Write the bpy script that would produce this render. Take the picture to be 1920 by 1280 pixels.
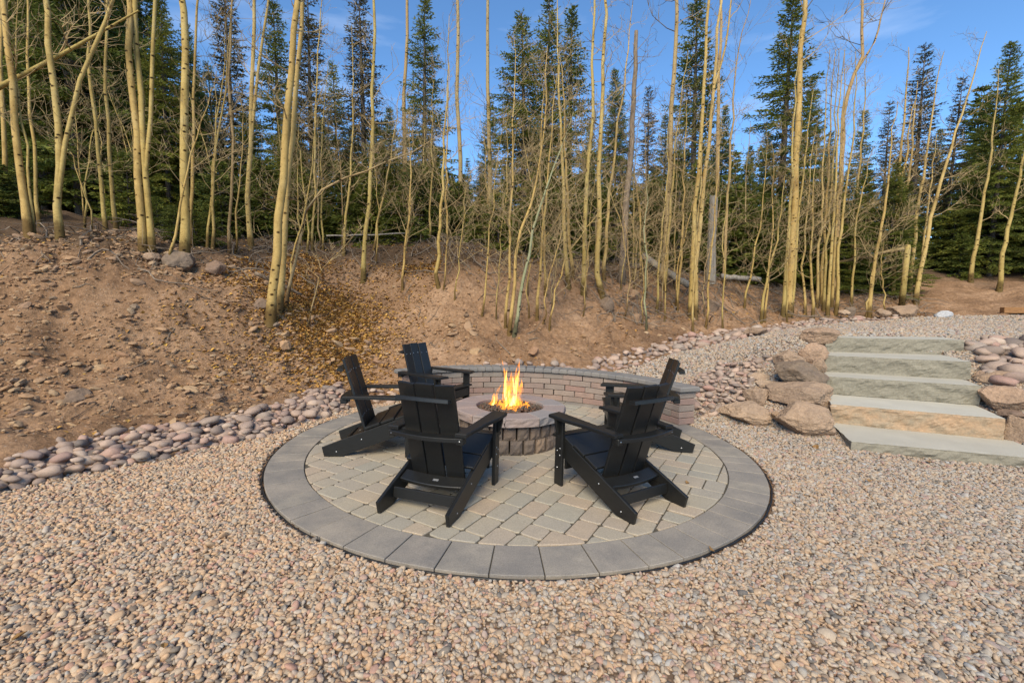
import bpy, math, random
import numpy as np
from mathutils import Vector, Matrix, noise as mnoise

for _o in list(bpy.data.objects):
    bpy.data.objects.remove(_o)
SC = bpy.context.scene
COL = SC.collection
R = math.radians

# ------------------------------------------------------------------ camera, sky, sun, exposure
CAM_H, PITCH, FPX = 1.45, R(5.05), 853.0          # eye height, downward pitch, focal length in px of a 1920 px frame
cam_data = bpy.data.cameras.new('camera')
cam_data.sensor_width = 36.0
cam_data.lens = FPX / 1920 * 36.0
cam_data.clip_start, cam_data.clip_end = 0.05, 3000.0
cam = bpy.data.objects.new('camera', cam_data)
cam.location = (0, 0, CAM_H)
cam.rotation_euler = (math.pi / 2 - PITCH, 0, 0)
COL.objects.link(cam)
SC.camera = cam

SUN_EL, SUN_AZ = R(42), R(-165)                     # azimuth clockwise from +Y: behind the camera, to the left
world = bpy.data.worlds.new('World')
SC.world = world
world.use_nodes = True
wn, wl = world.node_tree.nodes, world.node_tree.links
wn.clear()
w_out = wn.new('ShaderNodeOutputWorld')
w_bg = wn.new('ShaderNodeBackground')
w_sky = wn.new('ShaderNodeTexSky')
w_sky.sky_type = 'NISHITA'
w_sky.sun_disc = False
w_sky.sun_elevation = SUN_EL
w_sky.sun_rotation = SUN_AZ
w_sky.altitude = 2600
w_sky.air_density, w_sky.dust_density, w_sky.ozone_density = 1.0, 0.1, 2.2
w_bg.inputs['Strength'].default_value = 0.13
# thin high cloud, everywhere in the sky
w_tc = wn.new('ShaderNodeTexCoord')
w_map = wn.new('ShaderNodeMapping'); w_map.inputs['Scale'].default_value = (1.0, 1.0, 5.0)
w_no = wn.new('ShaderNodeTexNoise'); w_no.inputs['Scale'].default_value = 2.2; w_no.inputs['Detail'].default_value = 7; w_no.inputs['Roughness'].default_value = 0.55
w_rp = wn.new('ShaderNodeMapRange'); w_rp.inputs['From Min'].default_value = 0.56; w_rp.inputs['From Max'].default_value = 0.85; w_rp.inputs['To Max'].default_value = 0.22
w_mx = wn.new('ShaderNodeMix'); w_mx.data_type = 'RGBA'
w_mx.inputs['B'].default_value = (8.5, 8.9, 9.4, 1)
wl.new(w_tc.outputs['Generated'], w_map.inputs['Vector']); wl.new(w_map.outputs[0], w_no.inputs['Vector'])
wl.new(w_no.outputs['Fac'], w_rp.inputs['Value']); wl.new(w_rp.outputs[0], w_mx.inputs['Factor'])
w_tint = wn.new('ShaderNodeMix'); w_tint.data_type = 'RGBA'; w_tint.blend_type = 'MULTIPLY'; w_tint.inputs['Factor'].default_value = 1.0
w_tint.inputs['B'].default_value = (0.72, 0.98, 1.10, 1)
wl.new(w_sky.outputs[0], w_tint.inputs['A']); wl.new(w_tint.outputs['Result'], w_mx.inputs['A']); wl.new(w_mx.outputs['Result'], w_bg.inputs['Color'])
wl.new(w_bg.outputs[0], w_out.inputs[0])

sun_data = bpy.data.lights.new('sun', 'SUN')
sun_data.energy = 3.0
sun_data.angle = R(40)
sun_data.color = (1.0, 0.865, 0.63)
sun = bpy.data.objects.new('sun', sun_data)
_sd = Vector((math.sin(SUN_AZ) * math.cos(SUN_EL), math.cos(SUN_AZ) * math.cos(SUN_EL), math.sin(SUN_EL)))
sun.rotation_euler = _sd.to_track_quat('Z', 'Y').to_euler()
COL.objects.link(sun)

SC.view_settings.view_transform = 'Standard'
SC.view_settings.look = 'None'
SC.view_settings.gamma = 1.0
SC.view_settings.exposure = 0.88
SC.view_settings.use_curve_mapping = False
try:
    SC.cycles.max_bounces = 8
    SC.cycles.transparent_max_bounces = 16
    SC.cycles.use_denoising = True
except Exception:
    pass

# ------------------------------------------------------------------ helpers
rng = random.Random(7)
nrng = np.random.default_rng(11)
ALL_LABELS = set()

def mk_mesh(name, verts, faces, mats=None, smooth=False):
    me = bpy.data.meshes.new(name)
    me.from_pydata(verts, [], faces)
    if mats is not None:
        for m in (mats if isinstance(mats, (list, tuple)) else [mats]):
            me.materials.append(m)
    if smooth:
        me.polygons.foreach_set('use_smooth', [True] * len(me.polygons))
    me.update()
    return me

def link(name, data, parent=None, loc=None, rot=None, scale=None):
    o = bpy.data.objects.new(name, data)
    COL.objects.link(o)
    if parent is not None:
        o.parent = parent
    if loc is not None: o.location = loc
    if rot is not None: o.rotation_euler = rot
    if scale is not None: o.scale = scale if hasattr(scale, '__len__') else (scale,) * 3
    return o

def part(name, vf, mat, parent, smooth=False, loc=None, rot=None, scale=None):
    return link(name, mk_mesh(name, vf[0], vf[1], mat, smooth), parent, loc, rot, scale)

def tag(o, label=None, cat=None, group=None, kind=None):
    if label: o['label'] = label
    if cat: o['category'] = cat
    if group: o['group'] = group
    if kind: o['kind'] = kind
    return o

def px_dir(x, y):
    a, b = (x - 960) / FPX, (y - 640) / FPX
    return Vector((a, math.cos(PITCH) - b * math.sin(PITCH), -math.sin(PITCH) - b * math.cos(PITCH)))

def pw(x, y, w):
    """world point seen at photo position x, y at axial distance w"""
    return Vector((0, 0, CAM_H)) + px_dir(x, y) * w

TILT = 0.0245                                       # the patio falls to the right for drainage
def plane_z(x):
    return -TILT * x

def on_plane(x, y, dz=0.0):
    d = px_dir(x, y)
    # CAM_H + t*dz_ = -TILT*t*dx + dz
    t = (dz - CAM_H) / (d.z + TILT * d.x)
    return Vector((0, 0, CAM_H)) + d * t

def vnoise(x, y, seed=0):
    """vectorised 2-D value noise, -1..1"""
    xi, yi = np.floor(x), np.floor(y)
    xf, yf = x - xi, y - yi
    u, v = xf * xf * (3 - 2 * xf), yf * yf * (3 - 2 * yf)
    def h(a, b):
        s = np.sin(a * 127.1 + b * 311.7 + seed * 74.7) * 43758.5453
        return (s - np.floor(s)) * 2 - 1
    return (h(xi, yi) * (1 - u) + h(xi + 1, yi) * u) * (1 - v) + (h(xi, yi + 1) * (1 - u) + h(xi + 1, yi + 1) * u) * v

def fbm(x, y, octv=4, seed=0, gain=0.5):
    r, a, f = 0, 1.0, 1.0
    for i in range(octv):
        r = r + a * vnoise(x * f + i * 17.3, y * f - i * 9.1, seed + i)
        a *= gain; f *= 2.03
    return r

# ------------------------------------------------------------------ terrain as a height function
PC = Vector((0.04, 4.585, 0.0))                     # patio centre
R_OUT, R_IN = 2.285, 1.985
ctrl = []
def cp(x, y, z): ctrl.append((x, y, z))
def cpw(px, py, w):
    p = pw(px, py, w); cp(p.x, p.y, p.z)
for gx in (-4.2, -2.6, -1.0, 1.0, 3.0, 5.0, 7.5):
    for gy in (-2.0, 0.5, 2.4):
        cp(gx, gy, plane_z(gx))
for a in range(0, 360, 30):
    x, y = PC.x + 2.35 * math.cos(R(a)), PC.y + 2.35 * math.sin(R(a))
    cp(x, y, plane_z(x))
for px, py in ((34, 914), (206, 876), (344, 845), (498, 814), (653, 766)):
    p = on_plane(px, py); cp(p.x, p.y, p.z)
for px, py in ((0, 862), (113, 817), (285, 793), (395, 778), (550, 745), (636, 714)):
    p = on_plane(px, py, 0.07); cp(p.x, p.y, p.z)
for t in ((-300, 700, 5.2), (-300, 480, 6.6), (-300, 400, 8.0),
          (0, 720, 5.15), (0, 650, 5.65), (0, 500, 6.55), (0, 440, 7.3), (0, 405, 9.8),
          (150, 700, 5.75), (150, 600, 6.35), (150, 480, 7.15), (150, 440, 8.0), (150, 412, 10.8),
          (300, 640, 6.5), (300, 540, 7.25), (300, 486, 7.9), (300, 435, 10.5), (420, 560, 7.6), (430, 520, 8.1),
          (400, 660, 6.85), (500, 640, 7.5), (505, 592, 7.9), (610, 660, 8.0), (500, 470, 10.8), (570, 520, 9.6),
          (620, 600, 9.1), (620, 540, 10.0), (620, 480, 11.0), (700, 690, 8.0), (720, 560, 9.9), (720, 476, 11.2),
          (850, 686, 7.6), (960, 686, 7.4), (850, 620, 8.6), (960, 625, 8.5), (960, 560, 9.8), (960, 500, 11.0), (850, 470, 11.0),
          (1100, 500, 12.0), (1100, 560, 10.5), (1080, 690, 7.3), (1120, 640, 8.8),
          (1300, 600, 11.4), (1300, 550, 12.6), (1300, 512, 13.6), (1228, 645, 9.0), (1168, 660, 8.3), (1305, 630, 10.0),
          (1373, 618, 11.0), (1442, 612, 11.7), (1527, 602, 12.4), (1613, 596, 13.2),
          (1143, 700, 7.3), (1198, 686, 7.7), (1271, 662, 8.3), (1335, 648, 8.7), (1400, 634, 9.2), (1463, 622, 9.8), (1540, 611, 10.8),
          (1550, 570, 14.0), (1500, 525, 16.0), (1700, 505, 18.0), (1800, 565, 14.6), (1900, 586, 13.2), (1920, 520, 16.5), (1850, 478, 21.0),
          (1200, 505, 17.0), (1000, 496, 18.0), (700, 474, 17.0), (400, 450, 16.0), (100, 402, 15.0), (1500, 510, 21.0),
          (1370, 665, 7.7), (1440, 645, 7.9), (1330, 705, 6.85), (1400, 690, 6.9), (1330, 748, 6.15)):
    cpw(*t)
for x, y, z in ((4.4, 7.2, .93), (5.2, 7.1, .93), (6.2, 7.0, .92), (8, 7.5, .95), (7.0, 9.5, .97), (9.5, 10.5, .98), (12, 9, 1.0), (12, 5, 1.0),
                (6.9, 5.6, .62), (7.2, 3.6, .2), (6.2, 3.8, -.05), (3.2, 5.0, -.07), (2.9, 5.7, -.03), (3.6, 5.9, .2), (4.0, 6.5, .6),
                (5.9, 5.35, .45), (6.3, 6.1, .66), (4.7, 6.0, .25), (5.2, 5.4, .1), (4.9, 6.7, .6),
                (-16, 8, 3.6), (-16, 2, 2.8), (-10, 2, 2.9), (-14, 18, 3.5), (0, 26, 2.4), (16, 26, 2.6), (-12, 32, 2.5), (20, 14, 2.2), (20, 5, 1.3), (28, 24, 3.2),
                (0, 60, -2), (-45, 45, -1), (45, 55, 0), (-50, 5, 1.0), (50, 10, 1.0), (0, -50, -1), (-40, -40, -1), (40, -40, -1)):
    cp(x, y, z)
_C = np.array(ctrl)
_c2 = 0.35 ** 2
_D = np.sqrt(((_C[:, None, :2] - _C[None, :, :2]) ** 2).sum(-1) + _c2)
_n = len(_C)
_A = np.zeros((_n + 3, _n + 3)); _A[:_n, :_n] = _D - np.eye(_n) * 0.06
_P = np.c_[np.ones(_n), _C[:, :2]]
_A[:_n, _n:] = _P; _A[_n:, :_n] = _P.T
_W = np.linalg.solve(_A, np.r_[_C[:, 2], 0, 0, 0])
def base_height(x, y):
    x = np.asarray(x, float); y = np.asarray(y, float)
    shp = x.shape; x = x.ravel(); y = y.ravel()
    out = np.empty(len(x))
    for s in range(0, len(x), 20000):
        q = np.sqrt((x[s:s + 20000, None] - _C[None, :, 0]) ** 2 + (y[s:s + 20000, None] - _C[None, :, 1]) ** 2 + _c2)
        out[s:s + 20000] = q @ _W[:_n] + _W[_n] + _W[_n + 1] * x[s:s + 20000] + _W[_n + 2] * y[s:s + 20000]
    d = np.hypot(x, y - 8)
    k = np.clip((d - 42) / 30, 0, 1)
    out = out * (1 - k) + (-2.5) * k
    # the flat round the patio is a true plane
    pd = np.hypot(x - PC.x, y - PC.y)
    k = np.clip((2.75 - pd) / 0.35, 0, 1)
    out = out * (1 - k) + (-TILT * x) * k
    return out.reshape(shp)

def bh(x, y):
    return float(base_height(np.array([x]), np.array([y]))[0])

def at(px, py, wmax=30.0):
    """where the sight line through a photo position meets the terrain"""
    ws = np.linspace(1.2, wmax, 700)
    d = px_dir(px, py)
    X, Y, Z = d.x * ws, d.y * ws, CAM_H + d.z * ws
    below = np.nonzero(Z < base_height(X, Y))[0]
    if len(below) == 0:
        w = wmax
    else:
        i = below[0]; lo, hi = ws[max(i - 1, 0)], ws[i]
        for _ in range(14):
            m = (lo + hi) / 2
            if CAM_H + d.z * m < bh(d.x * m, d.y * m): hi = m
            else: lo = m
        w = (lo + hi) / 2
    return Vector((d.x * w, d.y * w, CAM_H + d.z * w)), w

# regions in plan
SL_LOW = [at(*p)[0] for p in ((-220, 985), (-90, 945), (34, 914), (120, 890), (206, 876), (309, 859), (344, 846), (412, 831), (498, 814), (584, 787), (653, 766))]
SL_UP = [at(*p)[0] for p in ((-220, 942), (-90, 904), (0, 875), (52, 857), (86, 843), (113, 833), (206, 816), (285, 804), (378, 798), (464, 772), (550, 754), (584, 735), (636, 722))]
SR_UP = [at(*p)[0] for p in ((1090, 684), (1168, 658), (1228, 645), (1305, 628), (1373, 618), (1442, 613), (1527, 602), (1613, 597), (1690, 594))]
SR_LOW = [at(*p)[0] for p in ((1110, 702), (1143, 697), (1198, 684), (1271, 660), (1335, 647), (1399, 633), (1463, 620), (1527, 612), (1591, 604), (1680, 597))]
def xy(ps): return [(p.x, p.y) for p in ps]
wall_back = [(PC.x + 2.5 * math.cos(R(a)), PC.y + 2.5 * math.sin(R(a))) for a in (138, 125, 110, 95, 80, 68)]
GRAVEL_POLY = [(-9, -3), (-9, 1.5)] + xy(SL_LOW) + wall_back + xy(SR_LOW) + [(at(1800, 592)[0].x, at(1800, 592)[0].y), (at(1960, 588)[0].x, at(1960, 588)[0].y), (19, 12), (19, -3)]
LEFT_POLY = xy(SL_LOW) + xy(SL_UP)[::-1]
UP_POLY = xy(SR_LOW) + xy(SR_UP)[::-1]
LOW_POLY = xy([at(*p)[0] for p in ((1300, 716), (1356, 684), (1450, 672), (1415, 700), (1402, 748), (1352, 772), (1318, 783), (1300, 760))])
PILE_POLY = [(6.5, 6.5), (7.0, 6.7), (8.8, 6.9), (8.8, 6.0), (7.4, 5.6), (6.4, 5.35), (5.85, 5.3), (6.0, 5.75), (6.45, 6.1)]

def inside(poly, x, y):
    x = np.asarray(x); y = np.asarray(y)
    r = np.zeros(x.shape, bool)
    n = len(poly)
    for i in range(n):
        x1, y1 = poly[i]; x2, y2 = poly[(i + 1) % n]
        c = ((y1 > y) != (y2 > y))
        with np.errstate(divide='ignore', invalid='ignore'):
            r ^= c & (x < (x2 - x1) * (y - y1) / (y2 - y1 + 1e-12) + x1)
    return r

def poly_dist(poly, x, y):
    d = np.full(np.shape(x), 1e9)
    n = len(poly)
    for i in range(n):
        x1, y1 = poly[i]; x2, y2 = poly[(i + 1) % n]
        L2 = (x2 - x1) ** 2 + (y2 - y1) ** 2 + 1e-12
        t = np.clip(((x - x1) * (x2 - x1) + (y - y1) * (y2 - y1)) / L2, 0, 1)
        d = np.minimum(d, np.hypot(x - x1 - t * (x2 - x1), y - y1 - t * (y2 - y1)))
    return d

def bank_mask(x, y):
    """1 on bare soil, 0 on the laid surfaces"""
    ins = inside(GRAVEL_POLY, x, y) | inside(LEFT_POLY, x, y) | inside(UP_POLY, x, y)
    d = np.minimum(np.minimum(poly_dist(GRAVEL_POLY, x, y), poly_dist(LEFT_POLY, x, y)), poly_dist(UP_POLY, x, y))
    return np.where(ins, 0.0, np.clip(d / 0.35, 0, 1))

SL = [((1597, 827, 4.72), (1985, 863, 4.16), .24, 1.05), ((1560, 757, 5.43), (1885, 785, 4.75), .226, .85),
      ((1547, 705, 6.03), (1840, 723, 5.34), .228, .8), ((1547, 666, 6.42), (1821, 678, 5.74), .228, .85), ((1549, 632.5, 6.87), (1808, 637, 6.42), .226, .62)]
FOOT = []                                           # plan outline and top height of each step
for l_, r_, th_, dp_ in SL:
    A_, B_ = pw(*l_), pw(*r_); d_ = Vector((B_.x - A_.x, B_.y - A_.y)).normalized(); n_ = Vector((-d_.y, d_.x))
    a_, b_ = Vector((A_.x, A_.y)), Vector((B_.x, B_.y))
    k_ = .42 if dp_ < .7 else dp_ - .04
    FOOT.append(([tuple(a_ + d_ * .02 + n_ * .03), tuple(b_ - d_ * .02 + n_ * .03), tuple(b_ - d_ * .02 + n_ * k_), tuple(a_ + d_ * .02 + n_ * k_)], (A_.z + B_.z) / 2, th_))

def ground_z(x, y):
    x = np.asarray(x, float); y = np.asarray(y, float)
    z = base_height(x, y)
    m = bank_mask(x, y)
    near = np.clip((30 - np.hypot(x, y - 6)) / 10, 0, 1)
    lump = np.maximum(vnoise(x * 3.1, y * 3.1, 40), 0.1) ** 2
    z = z + m * near * (0.085 * fbm(x * 1.1, y * 1.1, 3, 3) + 0.055 * fbm(x * 3.8, y * 3.8, 5, 9, .72) + 0.07 * lump * vnoise(x * 9, y * 9, 5))
    z = z + (1 - m) * near * 0.008 * fbm(x * 1.5, y * 1.5, 3, 21)
    pd = np.hypot(x - PC.x, y - PC.y)
    z = np.where(pd < 2.27, z - 0.16, z - 0.022 * (1 - m))
    for poly_, top_, th_ in FOOT:
        z = np.where(inside(poly_, x, y), np.minimum(z, top_ - th_ * .6), z)
    return z

def gz(x, y):
    return float(ground_z(np.array([x]), np.array([y]))[0])

# ------------------------------------------------------------------ materials
def new_mat(name):
    m = bpy.data.materials.new(name); m.use_nodes = True
    nt = m.node_tree; nt.nodes.clear()
    o = nt.nodes.new('ShaderNodeOutputMaterial'); b = nt.nodes.new('ShaderNodeBsdfPrincipled')
    nt.links.new(b.outputs[0], o.inputs[0])
    return m, nt, b

def ramp(nt, cols, interp='LINEAR'):
    r = nt.nodes.new('ShaderNodeValToRGB'); r.color_ramp.interpolation = interp
    e = r.color_ramp.elements
    while len(e) < len(cols): e.new(0.5)
    for i, (p, c) in enumerate(cols):
        e[i].position = p; e[i].color = (*c, 1)
    return r

def tex_noise(nt, scale, detail=4, rough=.55, vec=None, stretch=None):
    n = nt.nodes.new('ShaderNodeTexNoise'); n.inputs['Scale'].default_value = scale
    n.inputs['Detail'].default_value = detail; n.inputs['Roughness'].default_value = rough
    if vec is not None:
        if stretch is not None:
            mp = nt.nodes.new('ShaderNodeMapping'); mp.inputs['Scale'].default_value = stretch
            nt.links.new(vec, mp.inputs['Vector']); nt.links.new(mp.outputs[0], n.inputs['Vector'])
        else:
            nt.links.new(vec, n.inputs['Vector'])
    return n

def mixc(nt, a, b, fac, mode='MIX'):
    m = nt.nodes.new('ShaderNodeMix'); m.data_type = 'RGBA'; m.blend_type = mode
    for sock, v in (('A', a), ('B', b)):
        if isinstance(v, tuple): m.inputs[sock].default_value = (*v, 1)
        else: nt.links.new(v, m.inputs[sock])
    if isinstance(fac, (int, float)): m.inputs['Factor'].default_value = fac
    else: nt.links.new(fac, m.inputs['Factor'])
    return m.outputs['Result']

def bump(nt, b, h, strength=.3, dist=.01):
    n = nt.nodes.new('ShaderNodeBump'); n.inputs['Strength'].default_value = strength; n.inputs['Distance'].default_value = dist
    nt.links.new(h, n.inputs['Height']); nt.links.new(n.outputs[0], b.inputs['Normal'])

def rand_src(nt, kind):
    if kind == 'island': return nt.nodes.new('ShaderNodeNewGeometry').outputs['Random Per Island']
    return nt.nodes.new('ShaderNodeObjectInfo').outputs['Random']

def coords(nt, kind='Object'):
    return nt.nodes.new('ShaderNodeTexCoord').outputs[kind]

def pos(nt):
    return nt.nodes.new('ShaderNodeNewGeometry').outputs['Position']

def stone_mat(name, cols, src='object', mottle=.35, nscale=14, rough=.85, bscale=60, bstr=.35, bdist=.006, dark=(.1, .09, .08), spec=.3, use_pos=False):
    m, nt, b = new_mat(name)
    rp = ramp(nt, cols, 'LINEAR'); nt.links.new(rand_src(nt, src), rp.inputs[0])
    v = pos(nt) if use_pos else coords(nt)
    n1 = tex_noise(nt, nscale, 5, .6, v)
    r1 = ramp(nt, [(.35, (0, 0, 0)), (.72, (1, 1, 1))]); nt.links.new(n1.outputs['Fac'], r1.inputs[0])
    mm = nt.nodes.new('ShaderNodeMath'); mm.operation = 'MULTIPLY'; mm.inputs[1].default_value = mottle
    nt.links.new(r1.outputs[0], mm.inputs[0])
    c = mixc(nt, rp.outputs[0], dark, mm.outputs[0])
    n2 = tex_noise(nt, bscale, 4, .7, v)
    r2 = ramp(nt, [(.3, (.72, .72, .72)), (.7, (1.15, 1.15, 1.15))]); nt.links.new(n2.outputs['Fac'], r2.inputs[0])
    c = mixc(nt, c, r2.outputs[0], 1.0, 'MULTIPLY')
    nt.links.new(c, b.inputs['Base Color'])
    b.inputs['Roughness'].default_value = rough; b.inputs['Specular IOR Level'].default_value = spec
    bump(nt, b, n2.outputs['Fac'], bstr, bdist)
    return m

def mix_drift(m):
    """the load of gravel is not one blend: warmer to the left, greyer to the right, in drifts"""
    nt = m.node_tree; b = [n for n in nt.nodes if n.type == 'BSDF_PRINCIPLED'][0]
    c = b.inputs['Base Color'].links[0].from_socket
    loc = nt.nodes.new('ShaderNodeObjectInfo').outputs['Location']
    sp = nt.nodes.new('ShaderNodeSeparateXYZ'); nt.links.new(loc, sp.inputs[0])
    n = tex_noise(nt, .9, 3, .6, loc)
    ma = nt.nodes.new('ShaderNodeMath'); ma.operation = 'MULTIPLY_ADD'; ma.inputs[1].default_value = 5.0
    nt.links.new(n.outputs['Fac'], ma.inputs[0]); nt.links.new(sp.outputs['X'], ma.inputs[2])
    mr = nt.nodes.new('ShaderNodeMapRange'); mr.inputs['From Min'].default_value = .2; mr.inputs['From Max'].default_value = 5.5
    nt.links.new(ma.outputs[0], mr.inputs['Value'])
    r = ramp(nt, [(0, (1.06, .99, .90)), (1, (.87, .91, .95))]); nt.links.new(mr.outputs[0], r.inputs[0])
    nt.links.new(mixc(nt, c, r.outputs[0], 1.0, 'MULTIPLY'), b.inputs['Base Color'])

def multi(*cs):
    n = len(cs)
    return [(i / max(n - 1, 1), c) for i, c in enumerate(cs)]

TAN, PEACH, GREY, DGREY, PINK, SAND = (.45, .335, .23), (.49, .325, .20), (.30, .27, .235), (.125, .12, .115), (.42, .25, .195), (.52, .415, .305)
M_PEBBLE = stone_mat('gravel_stone', multi(TAN, PEACH, SAND, GREY, TAN, PEACH, DGREY, SAND, (.36, .33, .29), PINK, TAN, (.42, .40, .37), PEACH), 'object', .25, 30, .8, 90, .25, .003, dark=(.2, .15, .11))
mix_drift(M_PEBBLE)
M_COBBLE = stone_mat('river_cobble', multi((0.431, 0.310, 0.236), (0.204, 0.165, 0.141), (0.479, 0.305, 0.236), (0.300, 0.241, 0.196), (0.562, 0.401, 0.302), (0.156, 0.129, 0.116), (0.396, 0.288, 0.221), (0.503, 0.353, 0.261), (0.252, 0.198, 0.166), (0.443, 0.257, 0.201), (0.347, 0.278, 0.226), (0.598, 0.460, 0.352), (0.287, 0.203, 0.171)), 'object', .45, 7, .78, 40, .4, .01, dark=(0.204, 0.156, 0.125), spec=.3)
M_COBBLE_I = stone_mat('river_cobble_small', multi((0.431, 0.310, 0.236), (0.204, 0.165, 0.141), (0.479, 0.305, 0.236), (0.300, 0.241, 0.196), (0.562, 0.401, 0.302), (0.156, 0.129, 0.116), (0.396, 0.288, 0.221), (0.503, 0.353, 0.261), (0.252, 0.198, 0.166)), 'island', .4, 7, .8, 40, .4, .01, dark=(0.204, 0.156, 0.125))
M_BANKSTONE = stone_mat('bank_stone', multi((0.367, 0.220, 0.120), (0.389, 0.250, 0.144), (0.292, 0.190, 0.120), (0.432, 0.290, 0.160), (0.238, 0.180, 0.128), (0.356, 0.200, 0.112)), 'object', .3, 8, .9, 40, .4, .01, dark=(0.216, 0.120, 0.064))
M_RUBBLE = stone_mat('bank_rubble', multi((0.335, 0.190, 0.096), (0.378, 0.230, 0.120), (0.270, 0.165, 0.092), (0.432, 0.280, 0.152), (0.227, 0.160, 0.104), (0.324, 0.180, 0.096), (0.454, 0.320, 0.192)), 'island', .3, 8, .92, 40, .3, .01, dark=(0.216, 0.120, 0.064))
M_BOULDER = stone_mat('boulder_stone', multi((.43, .30, .20), (.31, .205, .13), (.48, .345, .235), (.36, .245, .16), (.44, .29, .19), (.29, .215, .15)), 'object', .5, 3.5, .92, 38, .9, .018, dark=(.17, .125, .095))
M_DARKROCK = stone_mat('dark_rock', multi((.22, .14, .09), (.19, .14, .095), (.25, .145, .09)), 'object', .4, 4, .85, 26, .5, .02, dark=(.09, .08, .08))
M_PALEROCK = stone_mat('pale_rock', multi((.50, .50, .50), (.46, .46, .47)), 'object', .3, 5, .8, 30, .5, .015, dark=(.3, .3, .31))
M_PAVER = stone_mat('tumbled_paver', multi((.40, .335, .245), (.35, .315, .245), (.42, .335, .24), (.32, .30, .245), (.38, .32, .245), (.41, .32, .23), (.335, .305, .25)), 'object', .3, 6, .88, 120, .3, .003, dark=(.23, .21, .185), use_pos=True)
M_RING = stone_mat('border_paver', multi((.325, .285, .23), (.29, .255, .215), (.345, .295, .235), (.265, .235, .20), (.305, .265, .22)), 'object', .85, 4.0, .85, 130, .25, .002, dark=(.165, .155, .145), use_pos=True)
M_BRICK = stone_mat('wall_block', multi((.30, .22, .18), (.265, .215, .18), (.33, .225, .18), (.235, .205, .175), (.305, .19, .155), (.25, .22, .19), (.32, .25, .205)), 'object', .45, 7, .92, 110, .5, .004, dark=(.17, .135, .12), use_pos=True)
M_CAP = stone_mat('cap_block', multi((.205, .19, .17), (.23, .21, .19), (.18, .17, .16), (.215, .20, .18)), 'object', .35, 8, .85, 120, .3, .003, dark=(.12, .12, .13), use_pos=True)
M_PITCAP = stone_mat('fire_pit_cap', multi((.27, .235, .22), (.33, .235, .20), (.25, .235, .23), (.35, .25, .21), (.28, .25, .235)), 'object', .5, 4.5, .88, 120, .35, .004, dark=(.20, .195, .20), use_pos=True)
M_PITBLOCK = stone_mat('fire_pit_block', multi((.16, .125, .105), (.27, .195, .14), (.13, .11, .10), (.20, .15, .12), (.24, .18, .135), (.145, .125, .115)), 'object', .5, 13, .95, 130, .8, .008, dark=(.075, .06, .055), use_pos=True)
M_LAVA = stone_mat('lava_rock', multi((.11, .075, .055), (.17, .085, .05), (.08, .065, .055), (.14, .11, .08)), 'island', .3, 40, .9, 150, .5, .003, dark=(.03, .03, .03))

def m_slab(name, base, alt, topc):
    m, nt, b = new_mat(name)
    v = coords(nt)
    n = tex_noise(nt, 5.0, 7, .65, v, (1, 1, 1.3))
    rp = ramp(nt, [(.3, alt), (.62, base)]); nt.links.new(n.outputs['Fac'], rp.inputs[0])
    n2 = tex_noise(nt, 42, 5, .7, v)
    r2 = ramp(nt, [(.3, (.75, .75, .75)), (.7, (1.1, 1.1, 1.1))]); nt.links.new(n2.outputs['Fac'], r2.inputs[0])
    c = mixc(nt, rp.outputs[0], r2.outputs[0], 1.0, 'MULTIPLY')
    # sawn top bed of the slab is paler, smoother stone, with skylight painted in too
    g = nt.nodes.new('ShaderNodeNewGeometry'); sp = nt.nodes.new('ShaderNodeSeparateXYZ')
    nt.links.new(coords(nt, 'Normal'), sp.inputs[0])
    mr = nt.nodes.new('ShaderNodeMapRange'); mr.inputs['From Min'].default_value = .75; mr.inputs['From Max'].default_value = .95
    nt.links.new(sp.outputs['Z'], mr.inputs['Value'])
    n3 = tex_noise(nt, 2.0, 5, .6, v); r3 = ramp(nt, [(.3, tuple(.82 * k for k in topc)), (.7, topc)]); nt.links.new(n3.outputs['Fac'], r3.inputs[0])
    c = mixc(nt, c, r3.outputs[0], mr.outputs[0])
    nt.links.new(c, b.inputs['Base Color']); b.inputs['Roughness'].default_value = .88
    bump(nt, b, n2.outputs['Fac'], .4, .006)
    return m
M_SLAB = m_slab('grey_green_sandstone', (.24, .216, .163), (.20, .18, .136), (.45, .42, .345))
M_SLAB_TAN = m_slab('tan_faced_sandstone', (.39, .255, .15), (.28, .235, .165), (.50, .47, .39))

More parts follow.
